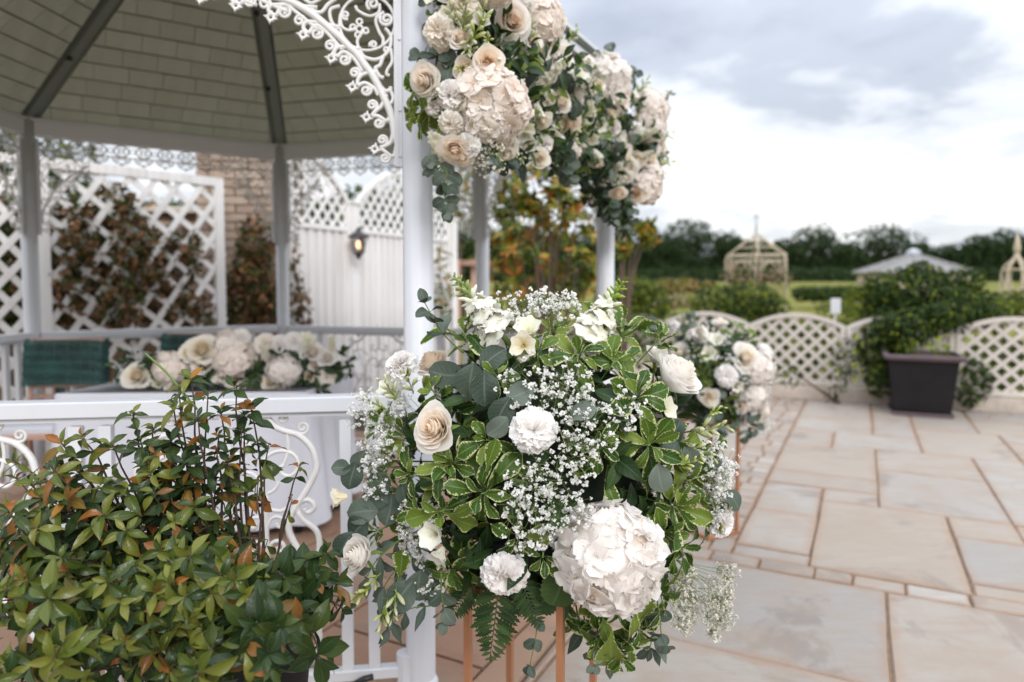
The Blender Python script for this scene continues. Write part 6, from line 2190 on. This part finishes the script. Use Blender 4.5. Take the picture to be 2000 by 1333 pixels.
def chair(label, c, rz):
    """slim wooden banquet chair with a broad teal band over its back; the sitter faces -Y"""
    t = thing('chair', label, 'chair', c, rz, 'chairs with teal sashes')
    m = WM[t]
    for x in (-.19, .19):
        link('leg', MB().tube([(x, -.18, 0), (x * .98, -.18, .44)], .014, 8).mesh('leg', G['rosewood']), t, m)
        link('leg', MB().tube([(x * 1.02, .21, 0), (x, .18, .44), (x * .98, .215, .80), (x * .96, .24, .93)], .014, 8).mesh('leg', G['rosewood']), t, m)
    link('seat', MB().box((0, 0, .45), (.41, .40, .028), ch=.008).mesh('seat', G['rosewood'], False), t, m)
    link('cushion', MB().box((0, 0, .482), (.39, .38, .035), ch=.012).mesh('cushion', G['cloth'], False), t, m)
    for z, y in ((.915, .238), (.66, .20), (.60, .197)):
        link('back_rail', MB().tube([(-.19, y, z), (0, y + .012, z), (.19, y, z)], .012, 8).mesh('back_rail', G['rosewood']), t, m)
    for x in (-.12, -.07, 0, .07, .12):
        link('spindle', MB().tube([(x, .20, .60), (x, .244, .915)], .007, 6).mesh('spindle', G['rosewood']), t, m)
    for y in (-.18, .19):
        link('stretcher', MB().tube([(-.19, y, .2), (.19, y, .2)], .008, 6).mesh('stretcher', G['rosewood']), t, m)
    b = MB()

    def fn(u, v):
        a = u * PI
        return (.222 * math.copysign(abs(math.cos(a)) ** .35, math.cos(a)), .224 + .05 * math.copysign(abs(math.sin(a)) ** .6, math.sin(a)) - .03 * (1 - v) + .006 * math.sin(v * 30 + u * 5), .665 + .255 * v + .006 * math.sin(u * 9))
    b.grid(fn, 36, 14)
    link('sash', b.mesh('sash', G['teal']), t, m)
    k = MB()
    for s in (-1, 1):
        k.grid(lambda u, v, s=s: (s * .06 + .05 * u + .03 * s * v, .285 + .012 * math.sin(u * 4), .70 - .34 * v), 4, 6)
    link('sash_tail', k.mesh('sash_tail', G['teal']), t, m)


def teal_mat():
    m, nt = new_mat('teal_chiffon')
    uv = N(nt, 'UVMap', uv_map='UVMap').outputs[0]
    nz = N(nt, 'TexNoise', {'Vector': N(nt, 'Mapping', {0: uv, 3: (7, 3, 1)}).outputs[0], 'Scale': 1.4, 'Detail': 3.0}).outputs[0]
    c = ramp(nt, nz, [(.35, (.005, .032, .030)), (.65, (.016, .080, .072))])
    p = N(nt, 'BsdfPrincipled', {'Base Color': c, 'Roughness': .55}).outputs[0]
    tr = N(nt, 'BsdfTransparent', {0: (.35, .62, .58, 1)}).outputs[0]
    out(nt, N(nt, 'MixShader', {0: .30, 1: p, 2: tr}).outputs[0])
    return m


G['teal'] = teal_mat()
for lb, px, py, d, rz in (('chair with a broad teal sash at the left end of the table', 92, 735, 3.68, math.radians(8)), ('chair with a teal sash mostly hidden behind the table flowers', 345, 690, 4.12, math.radians(-4))):
    p = at(px, py, d)
    chair(lb, Vector((p.x, p.y, .016)), rz)


# ------------------------------------------------------------------ the potted shrub in the foreground
def shrub():
    pc = at(450, 1240, 1.40)
    pot = thing('plant_pot', 'dark round pot almost hidden under the foreground shrub', 'pot', (pc.x, pc.y, 0.0))
    link('body', MB().lathe([(.10, 0), (.12, .02), (.165, .50), (.18, .56), (.185, .60), (.17, .605), (.155, .56)], 28).mesh('body', G['pot']), pot, Matrix.Translation((pc.x, pc.y, 0)))
    link('soil', MB().lathe([(.155, .54), (.0, .56)], 20).mesh('soil', G['soil']), pot, Matrix.Translation((pc.x, pc.y, 0)))
    t = thing('foreground_shrub', 'leafy green shrub with orange turning leaves in the lower left foreground', 'shrub', (pc.x, pc.y, .56))
    tips = [(350, 770, 1.31), (430, 800, 1.27), (478, 810, 1.33), (380, 862, 1.31), (345, 905, 1.30), (300, 885, 1.24), (322, 930, 1.30), (420, 935, 1.31), (275, 860, 1.28), (372, 738, 1.30), (405, 768, 1.28), (458, 752, 1.30), (492, 792, 1.32), (524, 866, 1.32), (585, 905, 1.32), (258, 805, 1.28), (300, 835, 1.30), (340, 790, 1.27), (425, 850, 1.26), (470, 842, 1.30), (385, 815, 1.25), (335, 860, 1.30), (445, 900, 1.28),
            (25, 900, 1.18), (95, 905, 1.20), (60, 945, 1.15), (215, 870, 1.24), (150, 915, 1.20), (195, 945, 1.2), (290, 905, 1.25), (250, 955, 1.22), (18, 1000, 1.10), (70, 1030, 1.10), (200, 1005, 1.16), (245, 1035, 1.15), (330, 975, 1.24), (385, 930, 1.28), (130, 975, 1.14), (160, 850, 1.22), (120, 865, 1.2), (360, 900, 1.26), (300, 960, 1.2),
            (572, 1095, 1.25), (640, 1080, 1.28), (672, 1190, 1.25), (620, 1135, 1.24), (600, 1180, 1.2), (570, 1225, 1.12), (620, 1285, 1.08), (590, 1215, 1.1), (660, 1140, 1.26), (520, 1140, 1.2), (600, 1120, 1.26)]
    for i in range(100):
        x, y = R.uniform(-30, 560), R.uniform(1050, 1345)
        if x > 400 and y < 1110:
            y += 70
        tips.append((x, y, lerp(1.16, .96, (y - 1040) / 300) + R.uniform(-.06, .08)))
    for i in range(16):
        tips.append((R.uniform(-40, 380), R.uniform(920, 1060), R.uniform(1.12, 1.3)))
    for i in range(26):
        tips.append((R.uniform(-20, 480), R.uniform(900, 1330), R.uniform(1.28, 1.42)))
    bases = [at(x, y, 1.38) for x, y in ((330, 1330), (385, 1300), (450, 1290), (500, 1320), (410, 1340))]
    recs = []
    for k, (x, y, d) in enumerate(tips):
        p = at(x, y, d)
        b0 = min(bases, key=lambda q: abs(q.x - p.x) + R.uniform(0, .06)) + rv(.015)
        sparse = x > 515 and y < 1000
        up = .55 if y < 1050 else .35
        mid = b0.lerp(p, .5) + Vector((0, R.uniform(-.02, .06), .06 if y < 1050 else .12)) + rv(.035)
        if y > 1100 and x < 300:
            mid.z -= .02
        pth = bez(b0, mid, p, 9)
        pth = [q + rv(.004) for q in pth]
        r0 = .0052 if y < 960 else .0038
        link('stem', MB().tube(pth, [lerp(r0, .0013, (i / 9) ** .8) for i in range(10)], 6).mesh('stem', G['bark']), t)
        ax = (pth[-1] - pth[-3]).normalized()
        hi = y < 1000
        right = x > 490 and y > 1040
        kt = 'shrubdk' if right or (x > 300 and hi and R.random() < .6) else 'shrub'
        sz = (.043 if hi else .048) * R.uniform(.62, 1.3)
        if k > 130:
            sz *= .9
        # whorl at the tip, then pairs down the stem
        x_ = ax.orthogonal().normalized()
        y_ = ax.cross(x_)
        ph = R.uniform(0, 6)
        for i in range(4 if sparse else 7):
            f = i / 7
            a = ph + i * 2.39996
            o = x_ * math.cos(a) + y_ * math.sin(a)
            el = lerp(.0, 1.15, f) + R.uniform(-.2, .2)
            dd = o * math.cos(el) + ax * math.sin(el) + Vector((0, 0, -.15))
            recs.append((p - ax * .012 * (1 - f), dd, ax * math.cos(el) - o * math.sin(el) + rv(.45) + Vector((0, -.2, .15)), sz * lerp(1.1, .55, f) * R.uniform(.85, 1.1), 'shrubor' if hi and R.random() < .07 else kt))
        npair = 1 if sparse else (5 if hi and x > 280 else 4)
        for i in range(npair):
            f = 1 - .085 * (i + 1)
            j = f * 9
            q = pth[int(j)].lerp(pth[min(int(j) + 1, 9)], j - int(j))
            for s in (-1, 1):
                o = (x_ * math.cos(ph + i * 1.4) + y_ * math.sin(ph + i * 1.4)) * s
                dd = o + ax * R.uniform(-.1, .5) + Vector((0, 0, -.30)) + rv(.2)
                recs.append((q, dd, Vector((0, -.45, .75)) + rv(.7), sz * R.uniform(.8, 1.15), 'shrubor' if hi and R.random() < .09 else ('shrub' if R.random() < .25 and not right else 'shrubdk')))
        if hi:
            for s in range(2):                     # bare side twigs
                f = R.uniform(.35, .7)
                q = pth[int(f * 9)]
                e = q + rv(.06) + Vector((0, -.01, .05))
                link('twig', MB().tube(bez(q, q.lerp(e, .5) + rv(.012), e, 4), [.0022, .002, .0016, .0012, .0008], 5).mesh('twig', G['bark']), t)
                for z in range(3):
                    recs.append((q.lerp(e, .6 + .2 * z), rv(1) + Vector((0, 0, -.3)), Vector((0, -.6, .6)) + rv(.5), sz * R.uniform(.5, .95), 'shrub'))
    # filler leaves in the depth of the shrub
    for i in range(360):
        x, y = R.uniform(-60, 560), R.uniform(960, 1360)
        if y < 980 + .35 * x:
            continue
        p = at(x, y, R.uniform(1.16, 1.48))
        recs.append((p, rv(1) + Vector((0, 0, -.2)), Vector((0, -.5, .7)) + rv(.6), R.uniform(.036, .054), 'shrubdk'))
    recs.sort(key=lambda q: q[0].y - (.4 if q[0].z > 1.0 else 0))
    rest = {'shrub': MB(), 'shrubdk': MB(), 'shrubor': MB()}
    for i, (p, d, n, L, k) in enumerate(recs):
        if i < 298:
            put_leaf(k, p, d, n, L, t)
        else:
            leaf_into(rest[k], k, p, d, n, L)
    for k, b in rest.items():
        link('foliage', b.mesh('foliage', G[k]), t, kind='stuff')
    # one long dead shoot that leans left above the rail
    link('stem', MB().tube(smooth_path([at(385, 800, 1.30), at(360, 770, 1.3), at(325, 728, 1.3), at(283, 690, 1.3)], 4), [.0022] * 12 + [.0014], 6).mesh('stem', G['stemg']), t)


shrub()

# black strap end lying on the bottom rail by the front post
a, b = at(690, 1338, 1.93), at(728, 1322, 1.93)
tag(link('black_cable', MB().tube([a, a.lerp(b, .5) + Vector((0, 0, .004)), b], .009, 8).mesh('black_cable', G['black'])), 'short black cable end lying on the bottom rail by the front post', 'cable')
print('objects', len(bpy.data.objects), 'tris', sum(len(o.data.loops) - 2 * len(o.data.polygons) for o in bpy.data.objects if o.type == 'MESH'))
